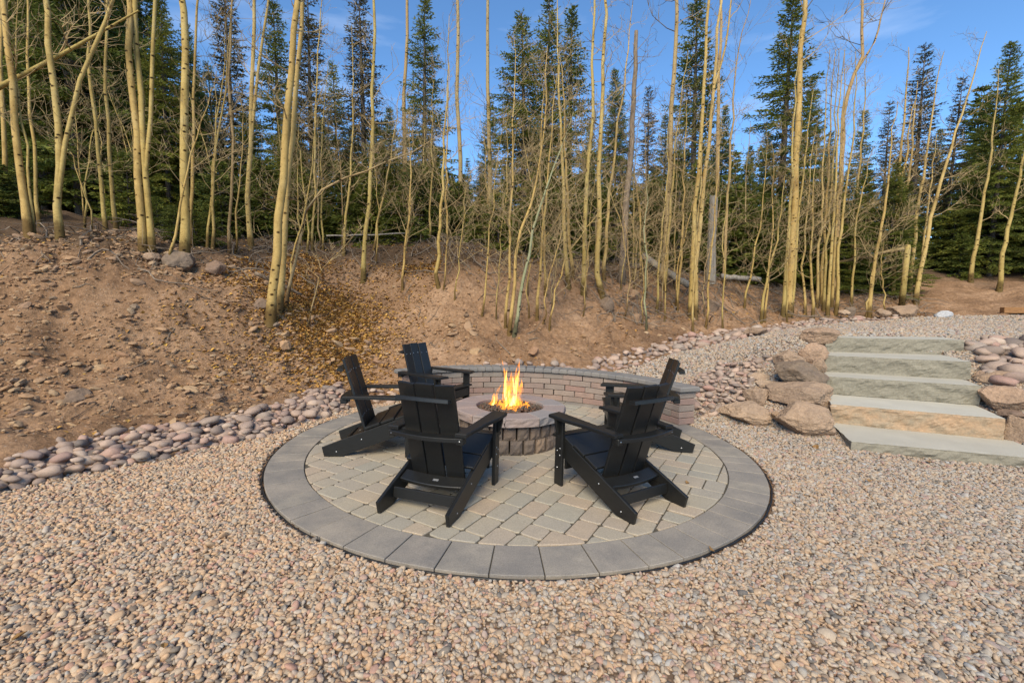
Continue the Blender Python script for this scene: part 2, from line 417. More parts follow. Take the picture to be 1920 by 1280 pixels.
def m_soil():
    m, nt, b = new_mat('bank_soil')
    v = pos(nt)
    n1 = tex_noise(nt, .9, 6, .6, v)
    rp = ramp(nt, [(.28, (.178, .104, .06)), (.46, (.28, .167, .094)), (.6, (.355, .22, .13)), (.8, (.43, .283, .178))]); nt.links.new(n1.outputs['Fac'], rp.inputs[0])
    n2 = tex_noise(nt, 14, 8, .72, v)
    r2 = ramp(nt, [(.3, (.48, .46, .43)), (.7, (1.25, 1.25, 1.25))]); nt.links.new(n2.outputs['Fac'], r2.inputs[0])
    c = mixc(nt, rp.outputs[0], r2.outputs[0], 1.0, 'MULTIPLY')
    vo = nt.nodes.new('ShaderNodeTexVoronoi'); vo.inputs['Scale'].default_value = 22; nt.links.new(v, vo.inputs['Vector'])
    r3 = ramp(nt, [(.12, (1, 1, 1)), (.2, (0, 0, 0))]); nt.links.new(vo.outputs['Distance'], r3.inputs[0])
    hue = ramp(nt, multi((.30, .20, .14), (.38, .28, .2), (.24, .18, .15))); nt.links.new(vo.outputs['Color'], hue.inputs[0])
    c = mixc(nt, c, hue.outputs[0], r3.outputs[0])
    # dark humus on the forest floor above the cut bank
    sx = nt.nodes.new('ShaderNodeSeparateXYZ'); nt.links.new(v, sx.inputs[0])
    nh = tex_noise(nt, 1.6, 5, .65, v)
    ah = nt.nodes.new('ShaderNodeMath'); ah.operation = 'MULTIPLY_ADD'; ah.inputs[1].default_value = 1.3; nt.links.new(nh.outputs['Fac'], ah.inputs[0]); nt.links.new(sx.outputs['Z'], ah.inputs[2])
    rh = nt.nodes.new('ShaderNodeMapRange'); rh.inputs['From Min'].default_value = 2.65; rh.inputs['From Max'].default_value = 3.15; rh.inputs['To Max'].default_value = .8; nt.links.new(ah.outputs[0], rh.inputs['Value'])
    c = mixc(nt, c, (.055, .038, .024), rh.outputs[0])
    nt.links.new(c, b.inputs['Base Color']); b.inputs['Roughness'].default_value = .97; b.inputs['Specular IOR Level'].default_value = .15
    bump(nt, b, n2.outputs['Fac'], .9, .05)
    return m
M_SOIL = m_soil()

def m_gravelbed():
    m, nt, b = new_mat('gravel_bed')
    v = pos(nt)
    vo = nt.nodes.new('ShaderNodeTexVoronoi'); vo.inputs['Scale'].default_value = 32; nt.links.new(v, vo.inputs['Vector'])
    sp = nt.nodes.new('ShaderNodeSeparateColor'); nt.links.new(vo.outputs['Color'], sp.inputs[0])
    rp = ramp(nt, multi(TAN, PEACH, SAND, GREY, TAN, PEACH, SAND, PINK)); nt.links.new(sp.outputs[0], rp.inputs[0])
    r2 = ramp(nt, [(.25, (1, 1, 1)), (.6, (.25, .22, .2))]); nt.links.new(vo.outputs['Distance'], r2.inputs[0])
    c = mixc(nt, rp.outputs[0], r2.outputs[0], 1.0, 'MULTIPLY')
    nt.links.new(c, b.inputs['Base Color']); b.inputs['Roughness'].default_value = .9
    bump(nt, b, r2.outputs[0], .8, .015)
    return m
M_GBED = m_gravelbed()

def plain(name, col, rough=.6, nscale=None, amp=.3, bstr=0, spec=.4, metallic=0, stretch=None, bdist=.003):
    m, nt, b = new_mat(name)
    b.inputs['Roughness'].default_value = rough; b.inputs['Specular IOR Level'].default_value = spec; b.inputs['Metallic'].default_value = metallic
    if nscale:
        n = tex_noise(nt, nscale, 5, .6, coords(nt), stretch)
        r = ramp(nt, [(.3, tuple(c * (1 - amp) for c in col)), (.7, tuple(c * (1 + amp) for c in col))]); nt.links.new(n.outputs['Fac'], r.inputs[0])
        nt.links.new(r.outputs[0], b.inputs['Base Color'])
        if bstr: bump(nt, b, n.outputs['Fac'], bstr, bdist)
    else:
        b.inputs['Base Color'].default_value = (*col, 1)
    return m
M_BLACK = plain('black_lumber', (.0105, .0105, .01), .4, 90, .25, .25, .42, 0, (1, .25, 1), .0012)
M_BOLT = plain('steel_bolt', (.6, .6, .6), .3, metallic=1)
M_PLATE = plain('maker_plate', (.35, .35, .36), .4, metallic=.6)
M_EDGE = plain('black_edging', (.015, .015, .016), .5, 40, .3)
M_SAND = plain('joint_sand', (.075, .065, .05), .95, 200, .4, .4)
M_STEEL = plain('burner_steel', (.08, .07, .065), .55, 30, .3, metallic=.7)
M_TIMBER = plain('timber_beam', (.27, .14, .06), .8, 12, .35, .4, .2, 0, (1, 8, 8))
M_SPRUCEBARK = plain('spruce_bark', (.10, .085, .075), .95, 18, .45, .6, .1, 0, (1, 1, .25), .01)
M_GREYWOOD = plain('weathered_wood', (.24, .215, .185), .95, 14, .4, .7, .1, 0, (3, 3, .22), .012)
M_DEADBARK = plain('dead_bark', (.19, .145, .105), .95, 14, .45, .7, .1, 0, (2, 2, .4), .012)
M_TWIG = plain('dry_twig', (.17, .13, .095), .95, 20, .3)
M_AGROUND = plain('aspen_twig', (.33, .235, .115), .9, 8, .3)
M_GREYTWIG = plain('upper_twig', (.22, .17, .12), .9, 8, .3)

def m_aspen(name, c1, c2, c3):
    m, nt, b = new_mat(name)
    v = coords(nt)
    n = tex_noise(nt, 1.4, 4, .6, v)
    rp = ramp(nt, [(.3, c1), (.5, c2), (.72, c3)]); nt.links.new(n.outputs['Fac'], rp.inputs[0])
    # lenticels: short dark dashes across the trunk
    n2 = tex_noise(nt, 9, 3, .6, v, (2.2, 2.2, 7))
    r2 = ramp(nt, [(.31, (.5, .45, .38)), (.38, (1, 1, 1))]); nt.links.new(n2.outputs['Fac'], r2.inputs[0])
    c = mixc(nt, rp.outputs[0], r2.outputs[0], 1.0, 'MULTIPLY')
    # branch scars
    vo = nt.nodes.new('ShaderNodeTexVoronoi'); vo.inputs['Scale'].default_value = 7.0; vo.inputs['Randomness'].default_value = 1.0
    mp = nt.nodes.new('ShaderNodeMapping'); mp.inputs['Scale'].default_value = (1, 1, 1.5)
    nt.links.new(v, mp.inputs[0]); nt.links.new(mp.outputs[0], vo.inputs['Vector'])
    r3 = ramp(nt, [(.13, (.07, .055, .04)), (.19, (.5, .46, .4)), (.26, (1, 1, 1))]); nt.links.new(vo.outputs['Distance'], r3.inputs[0])
    c = mixc(nt, c, r3.outputs[0], 1.0, 'MULTIPLY')
    oi = nt.nodes.new('ShaderNodeObjectInfo'); ro = ramp(nt, multi((.85, .88, .85), (1.08, 1.02, .95), (.95, 1.0, .9), (1.1, 1.1, 1.15))); nt.links.new(oi.outputs['Random'], ro.inputs[0])
    c = mixc(nt, c, ro.outputs[0], 1.0, 'MULTIPLY')
    n5 = tex_noise(nt, 3.5, 5, .7, v, (1, 1, .5)); r5 = ramp(nt, [(.32, (.66, .63, .58)), (.5, (1, 1, 1))]); nt.links.new(n5.outputs['Fac'], r5.inputs[0])
    c = mixc(nt, c, r5.outputs[0], 1.0, 'MULTIPLY')
    # rough dark bark at the foot of the stem
    sz_ = nt.nodes.new('ShaderNodeSeparateXYZ'); nt.links.new(v, sz_.inputs[0])
    n6 = tex_noise(nt, 7, 4, .7, v)
    ad = nt.nodes.new('ShaderNodeMath'); ad.operation = 'MULTIPLY_ADD'; ad.inputs[1].default_value = -.55; nt.links.new(n6.outputs['Fac'], ad.inputs[0]); nt.links.new(sz_.outputs['Z'], ad.inputs[2])
    rb = ramp(nt, [(0.0, (.30, .27, .25)), (.18, (1, 1, 1))]); nt.links.new(ad.outputs[0], rb.inputs[0])
    c = mixc(nt, c, rb.outputs[0], 1.0, 'MULTIPLY')
    n4 = tex_noise(nt, 22, 4, .7, v); r4 = ramp(nt, [(.3, (.86, .85, .83)), (.7, (1.08, 1.08, 1.07))]); nt.links.new(n4.outputs['Fac'], r4.inputs[0])
    c = mixc(nt, c, r4.outputs[0], 1.0, 'MULTIPLY')
    nt.links.new(c, b.inputs['Base Color']); b.inputs['Roughness'].default_value = .85; b.inputs['Specular IOR Level'].default_value = .2
    bump(nt, b, n2.outputs['Fac'], .3, .004)
    return m
M_ASPEN = m_aspen('aspen_bark', (.35, .235, .085), (.43, .305, .115), (.45, .35, .175))
M_ASPEN_TAN = m_aspen('tan_aspen_bark', (.30, .205, .10), (.36, .255, .13), (.35, .27, .155))
M_ASPEN_GREY = m_aspen('grey_aspen_bark', (.24, .235, .14), (.30, .285, .18), (.27, .265, .19))

def m_needles(name, cols):
    m, nt, b = new_mat(name)
    rp = ramp(nt, cols); nt.links.new(rand_src(nt, 'island'), rp.inputs[0])
    n = tex_noise(nt, 1.1, 3, .5, coords(nt)); r = ramp(nt, [(.35, (.62, .66, .62)), (.68, (1.3, 1.25, 1.0))]); nt.links.new(n.outputs['Fac'], r.inputs[0])
    c = mixc(nt, rp.outputs[0], r.outputs[0], 1.0, 'MULTIPLY')
    oi = nt.nodes.new('ShaderNodeObjectInfo'); r2 = ramp(nt, multi((.85, .9, .95), (1.1, 1.05, .85), (.95, 1, 1))); nt.links.new(oi.outputs['Random'], r2.inputs[0])
    c = mixc(nt, c, r2.outputs[0], 1.0, 'MULTIPLY')
    nt.links.new(c, b.inputs['Base Color']); b.inputs['Roughness'].default_value = .7; b.inputs['Specular IOR Level'].default_value = .25
    tr = nt.nodes.new('ShaderNodeBsdfTranslucent'); nt.links.new(c, tr.inputs[0]); ms = nt.nodes.new('ShaderNodeMixShader'); ms.inputs[0].default_value = .3
    out = [n for n in nt.nodes if n.type == 'OUTPUT_MATERIAL'][0]
    nt.links.new(b.outputs[0], ms.inputs[1]); nt.links.new(tr.outputs[0], ms.inputs[2]); nt.links.new(ms.outputs[0], out.inputs[0])
    return m
M_NEEDLE = m_needles('spruce_needles', multi((.125, .15, .034), (.165, .185, .038), (.105, .13, .036), (.225, .22, .052), (.14, .165, .039)))
M_BROWNNEEDLE = m_needles('browned_needles', multi((.11, .085, .045), (.075, .078, .036), (.13, .095, .055), (.06, .07, .03)))
M_LEAF = stone_mat('fallen_aspen_leaf', multi((.48, .26, .05), (.36, .18, .045), (.56, .33, .07), (.26, .14, .05), (.44, .22, .05), (.34, .20, .08)), 'island', .1, 20, .7, 40, .1, .002)
M_REDLEAF = plain('withered_leaf', (.38, .16, .06), .8)

def m_flame(name, c_lo, c_hi, s_lo, s_hi):
    m = bpy.data.materials.new(name); m.use_nodes = True; nt = m.node_tree; nt.nodes.clear()
    o = nt.nodes.new('ShaderNodeOutputMaterial'); e = nt.nodes.new('ShaderNodeEmission'); t = nt.nodes.new('ShaderNodeBsdfTransparent'); mx = nt.nodes.new('ShaderNodeMixShader')
    g = coords(nt, 'Generated'); sp = nt.nodes.new('ShaderNodeSeparateXYZ'); nt.links.new(g, sp.inputs[0])
    rc = ramp(nt, [(0, c_lo), (.45, tuple((a + b) / 2 for a, b in zip(c_lo, c_hi))), (1, c_hi)]); nt.links.new(sp.outputs['Z'], rc.inputs[0])
    nt.links.new(rc.outputs[0], e.inputs['Color'])
    mr = nt.nodes.new('ShaderNodeMapRange'); mr.inputs['To Min'].default_value = s_lo; mr.inputs['To Max'].default_value = s_hi
    nt.links.new(sp.outputs['Z'], mr.inputs['Value']); nt.links.new(mr.outputs[0], e.inputs['Strength'])
    n = tex_noise(nt, 14, 4, .6, coords(nt), (2.2, 2.2, .8)); rn = ramp(nt, [(.42, (0, 0, 0)), (.62, (1, 1, 1))]); nt.links.new(n.outputs['Fac'], rn.inputs[0])
    mz = nt.nodes.new('ShaderNodeMapRange'); mz.inputs['From Min'].default_value = .5; mz.inputs['From Max'].default_value = 1; mz.inputs['To Min'].default_value = .5; mz.inputs['To Max'].default_value = .38
    nt.links.new(sp.outputs['Z'], mz.inputs['Value'])
    ml = nt.nodes.new('ShaderNodeMath'); ml.operation = 'MULTIPLY'; nt.links.new(rn.outputs[0], ml.inputs[0]); nt.links.new(mz.outputs[0], ml.inputs[1])
    nt.links.new(ml.outputs[0], mx.inputs['Fac']); nt.links.new(t.outputs[0], mx.inputs[1]); nt.links.new(e.outputs[0], mx.inputs[2]); nt.links.new(mx.outputs[0], o.inputs[0])
    return m
M_FLAME = m_flame('flame_outer', (1, .36, .04), (1, .25, .02), 1.7, 1.4)
M_CORE = m_flame('flame_core', (1, .62, .18), (1, .42, .06), 3.2, 2.0)

# ------------------------------------------------------------------ shape builders
def ico(level=1):
    t = (1 + 5 ** .5) / 2
    v = [Vector(p).normalized() for p in ((-1, t, 0), (1, t, 0), (-1, -t, 0), (1, -t, 0), (0, -1, t), (0, 1, t), (0, -1, -t), (0, 1, -t), (t, 0, -1), (t, 0, 1), (-t, 0, -1), (-t, 0, 1))]
    f = [(0, 11, 5), (0, 5, 1), (0, 1, 7), (0, 7, 10), (0, 10, 11), (1, 5, 9), (5, 11, 4), (11, 10, 2), (10, 7, 6), (7, 1, 8), (3, 9, 4), (3, 4, 2), (3, 2, 6), (3, 6, 8), (3, 8, 9), (4, 9, 5), (2, 4, 11), (6, 2, 10), (8, 6, 7), (9, 8, 1)]
    for _ in range(level):
        cache = {}; nf = []
        def mid(a, b):
            k = (min(a, b), max(a, b))
            if k not in cache:
                v.append(((v[a] + v[b]) / 2).normalized()); cache[k] = len(v) - 1
            return cache[k]
        for a, b, c in f:
            x, y, z = mid(a, b), mid(b, c), mid(c, a)
            nf += [(a, x, z), (b, y, x), (c, z, y), (x, y, z)]
        f = nf
    return v, f
ICO = {k: ico(k) for k in range(5)}

def rock_vf(seed, level=1, size=(1, 1, 1), planes=0, rough=.15, freq=1.3, cut=.72):
    """a stone: a ball cut by random planes (angular) and roughened by noise"""
    r = random.Random(seed)
    v, f = ICO[level]
    pl = []
    for _ in range(planes):
        n = Vector((r.gauss(0, 1), r.gauss(0, 1), r.gauss(0, 1))).normalized()
        pl.append((n, r.uniform(cut - .12, cut + .18)))
    off = Vector((r.uniform(-50, 50), r.uniform(-50, 50), r.uniform(-50, 50)))
    out = []
    for p in v:
        d = 1.0
        for n, k in pl:
            c = n.dot(p)
            if c > .05: d = min(d, k / c)
        d *= 1 + rough * mnoise.noise(p * freq + off) + rough * .45 * mnoise.noise(p * freq * 2.7 + off) + rough * .3 * mnoise.noise(p * freq * 6 + off) + (rough * .22 * mnoise.noise(p * freq * 13 + off) if level > 2 else 0)
        q = p * d
        out.append((q.x * size[0], q.y * size[1], q.z * size[2]))
    return out, f

def rbox(sx, sy, sz, b, jit=0, seed=0):
    """chamfered box, centred in x and y, standing on z = 0"""
    r = random.Random(seed)
    hx, hy = sx / 2, sy / 2
    vs = []; idx = {}
    for ix in (-1, 1):
        for iy in (-1, 1):
            for iz in (0, 1):
                jx, jy, jz = (r.uniform(-jit, jit) for _ in range(3))
                for ax in range(3):
                    p = [ix * (hx - b), iy * (hy - b), (sz - b if iz else b)]
                    if ax == 0: p[0] = ix * hx
                    if ax == 1: p[1] = iy * hy
                    if ax == 2: p[2] = sz if iz else 0
                    idx[ix, iy, iz, ax] = len(vs); vs.append((p[0] + jx, p[1] + jy, p[2] + jz))
    F = []
    I = lambda *k: idx[k]
    F.append([I(1, -1, 0, 0), I(1, 1, 0, 0), I(1, 1, 1, 0), I(1, -1, 1, 0)])
    F.append([I(-1, 1, 0, 0), I(-1, -1, 0, 0), I(-1, -1, 1, 0), I(-1, 1, 1, 0)])
    F.append([I(1, 1, 0, 1), I(-1, 1, 0, 1), I(-1, 1, 1, 1), I(1, 1, 1, 1)])
    F.append([I(-1, -1, 0, 1), I(1, -1, 0, 1), I(1, -1, 1, 1), I(-1, -1, 1, 1)])
    F.append([I(-1, -1, 1, 2), I(1, -1, 1, 2), I(1, 1, 1, 2), I(-1, 1, 1, 2)])
    F.append([I(-1, 1, 0, 2), I(1, 1, 0, 2), I(1, -1, 0, 2), I(-1, -1, 0, 2)])
    for iy in (-1, 1):
        for iz in (0, 1):
            F.append([I(-1, iy, iz, 1), I(1, iy, iz, 1), I(1, iy, iz, 2), I(-1, iy, iz, 2)])
    for ix in (-1, 1):
        for iz in (0, 1):
            F.append([I(ix, -1, iz, 0), I(ix, 1, iz, 0), I(ix, 1, iz, 2), I(ix, -1, iz, 2)])
    for ix in (-1, 1):
        for iy in (-1, 1):
            F.append([I(ix, iy, 0, 0), I(ix, iy, 1, 0), I(ix, iy, 1, 1), I(ix, iy, 0, 1)])
            for iz in (0, 1):
                F.append([I(ix, iy, iz, 0), I(ix, iy, iz, 1), I(ix, iy, iz, 2)])
    # make every face look outward
    c = Vector((0, 0, sz / 2)); out = []
    for f in F:
        ps = [Vector(vs[i]) for i in f]
        n = (ps[1] - ps[0]).cross(ps[2] - ps[0]); m = sum(ps, Vector()) / len(ps)
        out.append(f if n.dot(m - c) >= 0 else f[::-1])
    return vs, out

def prism(poly, z0, z1, b=0.0):
    """upright prism on a convex or simple polygon (ccw), top edge chamfered by b"""
    n = len(poly)
    vs = [(x, y, z0) for x, y in poly]
    if b > 0:
        ins = inset(poly, b)
        vs += [(x, y, z1 - b) for x, y in poly] + [(x, y, z1) for x, y in ins]
        fs = [list(range(2 * n, 3 * n))]
        for k in (0, n):
            fs += [[k + i, k + (i + 1) % n, k + n + (i + 1) % n, k + n + i] for i in range(n)]
    else:
        vs += [(x, y, z1) for x, y in poly]
        fs = [list(range(n, 2 * n))] + [[i, (i + 1) % n, n + (i + 1) % n, n + i] for i in range(n)]
    fs.append(list(range(n))[::-1])
    return vs, fs

def inset(poly, b):
    n = len(poly); out = []
    for i in range(n):
        p0, p1, p2 = Vector(poly[i - 1]), Vector(poly[i]), Vector(poly[(i + 1) % n])
        d1, d2 = (p1 - p0).normalized(), (p2 - p1).normalized()
        n1, n2 = Vector((-d1.y, d1.x)), Vector((-d2.y, d2.x))
        m = n1 + n2
        k = max(m.dot(n1), .5)
        q = p1 + m * (b / k)
        out.append((q.x, q.y))
    return out

def board(profile, x0, x1, b=.004):
    """a board cut to a profile in the (y, z) plane, extruded along x, with eased edges"""
    n = len(profile)
    area = sum(profile[i][0] * profile[(i + 1) % n][1] - profile[(i + 1) % n][0] * profile[i][1] for i in range(n))
    if area < 0: profile = profile[::-1]
    ins = inset(profile, b)
    vs = [(x0, y, z) for y, z in ins] + [(x0 + b, y, z) for y, z in profile] + [(x1 - b, y, z) for y, z in profile] + [(x1, y, z) for y, z in ins]
    fs = [list(range(n))[::-1], list(range(3 * n, 4 * n))]
    for k in range(3):
        fs += [[k * n + i, k * n + (i + 1) % n, (k + 1) * n + (i + 1) % n, (k + 1) * n + i] for i in range(n)]
    return vs, fs

def xf(vf, M):
    return [tuple(M @ Vector(p)) for p in vf[0]], vf[1]

class Tubes:
    def __init__(s): s.v = []; s.f = []
    def add(s, pts, rads, n=3, cap=False):
        base = len(s.v); m = len(pts)
        for i, p in enumerate(pts):
            a = pts[i + 1] if i < m - 1 else p
            c = pts[i - 1] if i > 0 else p
            tx, ty, tz = a[0] - c[0], a[1] - c[1], a[2] - c[2]
            l = math.sqrt(tx * tx + ty * ty + tz * tz) or 1
            tx /= l; ty /= l; tz /= l
            if abs(tz) < .9: ux, uy, uz = -ty, tx, 0.0
            else: ux, uy, uz = 0.0, -tz, ty
            l = math.sqrt(ux * ux + uy * uy + uz * uz) or 1
            ux /= l; uy /= l; uz /= l
            vx, vy, vz = ty * uz - tz * uy, tz * ux - tx * uz, tx * uy - ty * ux
            r = rads[i]
            for k in range(n):
                cs, sn = math.cos(6.2832 * k / n) * r, math.sin(6.2832 * k / n) * r
                s.v.append((p[0] + ux * cs + vx * sn, p[1] + uy * cs + vy * sn, p[2] + uz * cs + vz * sn))
        for i in range(m - 1):
            for k in range(n):
                s.f.append((base + i * n + k, base + i * n + (k + 1) % n, base + (i + 1) * n + (k + 1) % n, base + (i + 1) * n + k))
        if cap:
            s.f.append(tuple(base + (m - 1) * n + k for k in range(n)))
            s.f.append(tuple(base + n - 1 - k for k in range(n)))
    def vf(s): return s.v, s.f

def ordinal(n):
    w = ['first', 'second', 'third', 'fourth', 'fifth', 'sixth', 'seventh', 'eighth', 'ninth', 'tenth', 'eleventh', 'twelfth', 'thirteenth', 'fourteenth', 'fifteenth', 'sixteenth', 'seventeenth', 'eighteenth', 'nineteenth', 'twentieth']
    if n <= 20: return w[n - 1]
    tens = {2: 'twenty', 3: 'thirty', 4: 'forty'}[n // 10]
    return tens + ('-' + w[n % 10 - 1] if n % 10 else 'th')

# ------------------------------------------------------------------ the ground
def axis(lo, hi, step, far, grow=1.22):
    a = list(np.arange(lo, hi + step / 2, step))
    s = step; p = a[-1]
    while p < far:
        s *= grow; p += s; a.append(p)
    s = step; p = a[0]; pre = []
    while p > -far:
        s *= grow; p -= s; pre.append(p)
    return np.array(pre[::-1] + a)
gx_ = axis(-8.6, 13.0, 0.048, 700)
gy_ = axis(2.2, 15.0, 0.048, 700)
GX, GY = np.meshgrid(gx_, gy_)
GZ = ground_z(GX, GY)
def grid_mesh(name, X, Y, Z, keep=None, mat=None):
    ny, nx = X.shape
    ids = np.arange(nx * ny).reshape(ny, nx)
    q = np.stack([ids[:-1, :-1], ids[:-1, 1:], ids[1:, 1:], ids[1:, :-1]], -1)
    if keep is not None: q = q[keep]
    q = q.reshape(-1, 4)
    used, inv = np.unique(q, return_inverse=True)
    q = inv.reshape(-1, 4)
    co = np.stack([X.ravel(), Y.ravel(), Z.ravel()], -1)[used]
    me = bpy.data.meshes.new(name)
    me.vertices.add(len(co)); me.vertices.foreach_set('co', co.ravel())
    me.loops.add(q.size); me.loops.foreach_set('vertex_index', q.ravel().astype(np.int32))
    me.polygons.add(len(q)); me.polygons.foreach_set('loop_start', np.arange(0, q.size, 4, dtype=np.int32)); me.polygons.foreach_set('loop_total', np.full(len(q), 4, np.int32))
    me.polygons.foreach_set('use_smooth', np.ones(len(q), bool))
    me.materials.append(mat); me.update(calc_edges=True); me.validate()
    return me
def gz(x, y):
    """ground height from the built sheet"""
    i = min(max(int(np.searchsorted(gx_, x)) - 1, 0), len(gx_) - 2); j = min(max(int(np.searchsorted(gy_, y)) - 1, 0), len(gy_) - 2)
    u = (x - gx_[i]) / (gx_[i + 1] - gx_[i]); v = (y - gy_[j]) / (gy_[j + 1] - gy_[j])
    return float((GZ[j, i] * (1 - u) + GZ[j, i + 1] * u) * (1 - v) + (GZ[j + 1, i] * (1 - u) + GZ[j + 1, i + 1] * u) * v)
ground = link('ground', grid_mesh('ground', GX, GY, GZ, None, M_SOIL))
tag(ground, 'brown earth bank and forest floor with stones and fallen leaves', kind='structure')

mx_, my_ = (GX[:-1, :-1] + GX[1:, 1:]) / 2, (GY[:-1, :-1] + GY[1:, 1:]) / 2
keep = inside(GRAVEL_POLY, mx_, my_) & (np.hypot(mx_ - PC.x, my_ - PC.y) > 2.33)
gravel_bed = link('gravel_ground', grid_mesh('gravel_ground', GX, GY, GZ + 0.006, keep, M_GBED))
tag(gravel_bed, 'tan pea gravel surface round the patio and up the path', kind='structure')

# loose gravel, one scatter of stone instances
peb_col = bpy.data.collections.new('gravel_stones')
for i in range(10):
    vf = rock_vf(900 + i, 1, (.021 * rng.uniform(.9, 1.25), .015 * rng.uniform(.85, 1.15), .0105 * rng.uniform(.85, 1.2)), planes=10 if i % 4 else 0, rough=.18, cut=.70)
    o = bpy.data.objects.new('gravel_stone', mk_mesh('gravel_stone', vf[0], vf[1], M_PEBBLE, True))
    peb_col.objects.link(o)

def in_view(x, y, z, margin):
    """axial distance and whether a spot is in the frame, with a margin for a step to the side"""
    w = y * math.cos(PITCH) - (z - CAM_H) * math.sin(PITCH)
    u = np.abs(x) / np.maximum(w, .1) * FPX
    return w, (w > 1.2) & (np.abs(x) < (990 / FPX) * w + margin)

def scatter_pts(n_per_m2, x0, x1, y0, y1, test):
    n = int((x1 - x0) * (y1 - y0) * n_per_m2)
    x = nrng.uniform(x0, x1, n); y = nrng.uniform(y0, y1, n)
    k = test(x, y)
    return x[k], y[k]
px_l, py_l, sc_l = [], [], []
for (dens, y0, y1, sc) in ((4500, 1.2, 4.0, .70), (3300, 4.0, 7.0, .78), (1500, 7.0, 10.0, 1.1), (650, 10.0, 14.5, 1.6)):
    def test(x, y):
        z = np.zeros_like(x)
        w, v = in_view(x, y, z, .8)
        k = v & (np.hypot(x - PC.x, y - PC.y) > 2.325)
        k[k] &= inside(GRAVEL_POLY, x[k], y[k])
        for poly_, top_, th_ in FOOT: k[k] &= ~inside(poly_, x[k], y[k])
        return k
    x, y = scatter_pts(dens, -9, 17, y0, y1, test)
    px_l.append(x); py_l.append(y); sc_l.append(np.full(len(x), sc))
gxp, gyp, gsc = np.concatenate(px_l), np.concatenate(py_l), np.concatenate(sc_l)
# a little spills over the edging
gzp = ground_z(gxp, gyp) + 0.004 + nrng.uniform(0, .016, len(gxp)) * gsc
ng = len(gxp)
gme = bpy.data.meshes.new('gravel')
gme.vertices.add(ng); gme.vertices.foreach_set('co', np.stack([gxp, gyp, gzp], -1).ravel())
rot = np.stack([nrng.normal(0, .45, ng), nrng.normal(0, .45, ng), nrng.uniform(0, 6.283, ng)], -1)
scl = (nrng.lognormal(0, .28, ng) * gsc)[:, None] * nrng.uniform(.85, 1.18, (ng, 3))
a = gme.attributes.new('rot', 'FLOAT_VECTOR', 'POINT'); a.data.foreach_set('vector', rot.ravel())
a = gme.attributes.new('scl', 'FLOAT_VECTOR', 'POINT'); a.data.foreach_set('vector', scl.ravel())
a = gme.attributes.new('pick', 'INT', 'POINT'); a.data.foreach_set('value', nrng.integers(0, 10, ng).astype(np.int32))
gme.materials.append(M_PEBBLE)
gravel = link('gravel', gme)
tag(gravel, 'loose tan, peach and grey gravel stones', kind='stuff')
ngp = bpy.data.node_groups.new('scatter_stones', 'GeometryNodeTree')
ngp.interface.new_socket('Geometry', in_out='INPUT', socket_type='NodeSocketGeometry')
ngp.interface.new_socket('Geometry', in_out='OUTPUT', socket_type='NodeSocketGeometry')
N = ngp.nodes; Lk = ngp.links
gi, go = N.new('NodeGroupInput'), N.new('NodeGroupOutput')
ci = N.new('GeometryNodeCollectionInfo'); ci.inputs['Collection'].default_value = peb_col; ci.inputs['Separate Children'].default_value = True; ci.inputs['Reset Children'].default_value = True
iop = N.new('GeometryNodeInstanceOnPoints'); iop.inputs['Pick Instance'].default_value = True
def named(nm, dt):
    n = N.new('GeometryNodeInputNamedAttribute'); n.data_type = dt; n.inputs['Name'].default_value = nm
    return n.outputs['Attribute']
Lk.new(gi.outputs[0], iop.inputs['Points']); Lk.new(ci.outputs[0], iop.inputs['Instance'])
Lk.new(named('pick', 'INT'), iop.inputs['Instance Index'])
e2r = N.new('FunctionNodeEulerToRotation'); Lk.new(named('rot', 'FLOAT_VECTOR'), e2r.inputs[0]); Lk.new(e2r.outputs[0], iop.inputs['Rotation'])
Lk.new(named('scl', 'FLOAT_VECTOR'), iop.inputs['Scale']); Lk.new(iop.outputs[0], go.inputs[0])
gravel.modifiers.new('scatter', 'NODES').node_group = ngp

# ------------------------------------------------------------------ patio
TILT_ROT = Matrix.Rotation(math.atan(TILT), 4, 'Y')
patio = link('patio', mk_mesh('patio', *prism([(2.27 * math.cos(R(a)), 2.27 * math.sin(R(a))) for a in range(0, 360, 4)], -.1, -.012), M_SAND), None, (PC.x, PC.y, plane_z(PC.x)), TILT_ROT.to_euler())
tag(patio, 'round patio of tumbled tan pavers with a dark grey border ring', kind='structure')

def clip_circle(poly, rad, n=72):
    out = poly
    for i in range(n):
        a = 2 * math.pi * i / n; nx, ny = math.cos(a), math.sin(a); d = rad * math.cos(math.pi / n)
        res = []
        for k in range(len(out)):
            p, q = out[k - 1], out[k]
            dp, dq = p[0] * nx + p[1] * ny - d, q[0] * nx + q[1] * ny - d
            if (dp <= 0) != (dq <= 0):
                t = dp / (dp - dq); res.append((p[0] + (q[0] - p[0]) * t, p[1] + (q[1] - p[1]) * t))
            if dq <= 0: res.append(q)
        out = res
        if len(out) < 3: return []
    cl = []
    for p in out:
        if not cl or math.hypot(p[0] - cl[-1][0], p[1] - cl[-1][1]) > .012: cl.append(p)
    if len(cl) > 2 and math.hypot(cl[0][0] - cl[-1][0], cl[0][1] - cl[-1][1]) < .012: cl.pop()
    return cl if len(cl) >= 3 else []
def parea(p): return .5 * sum(p[i - 1][0] * p[i][1] - p[i][0] * p[i - 1][1] for i in range(len(p)))

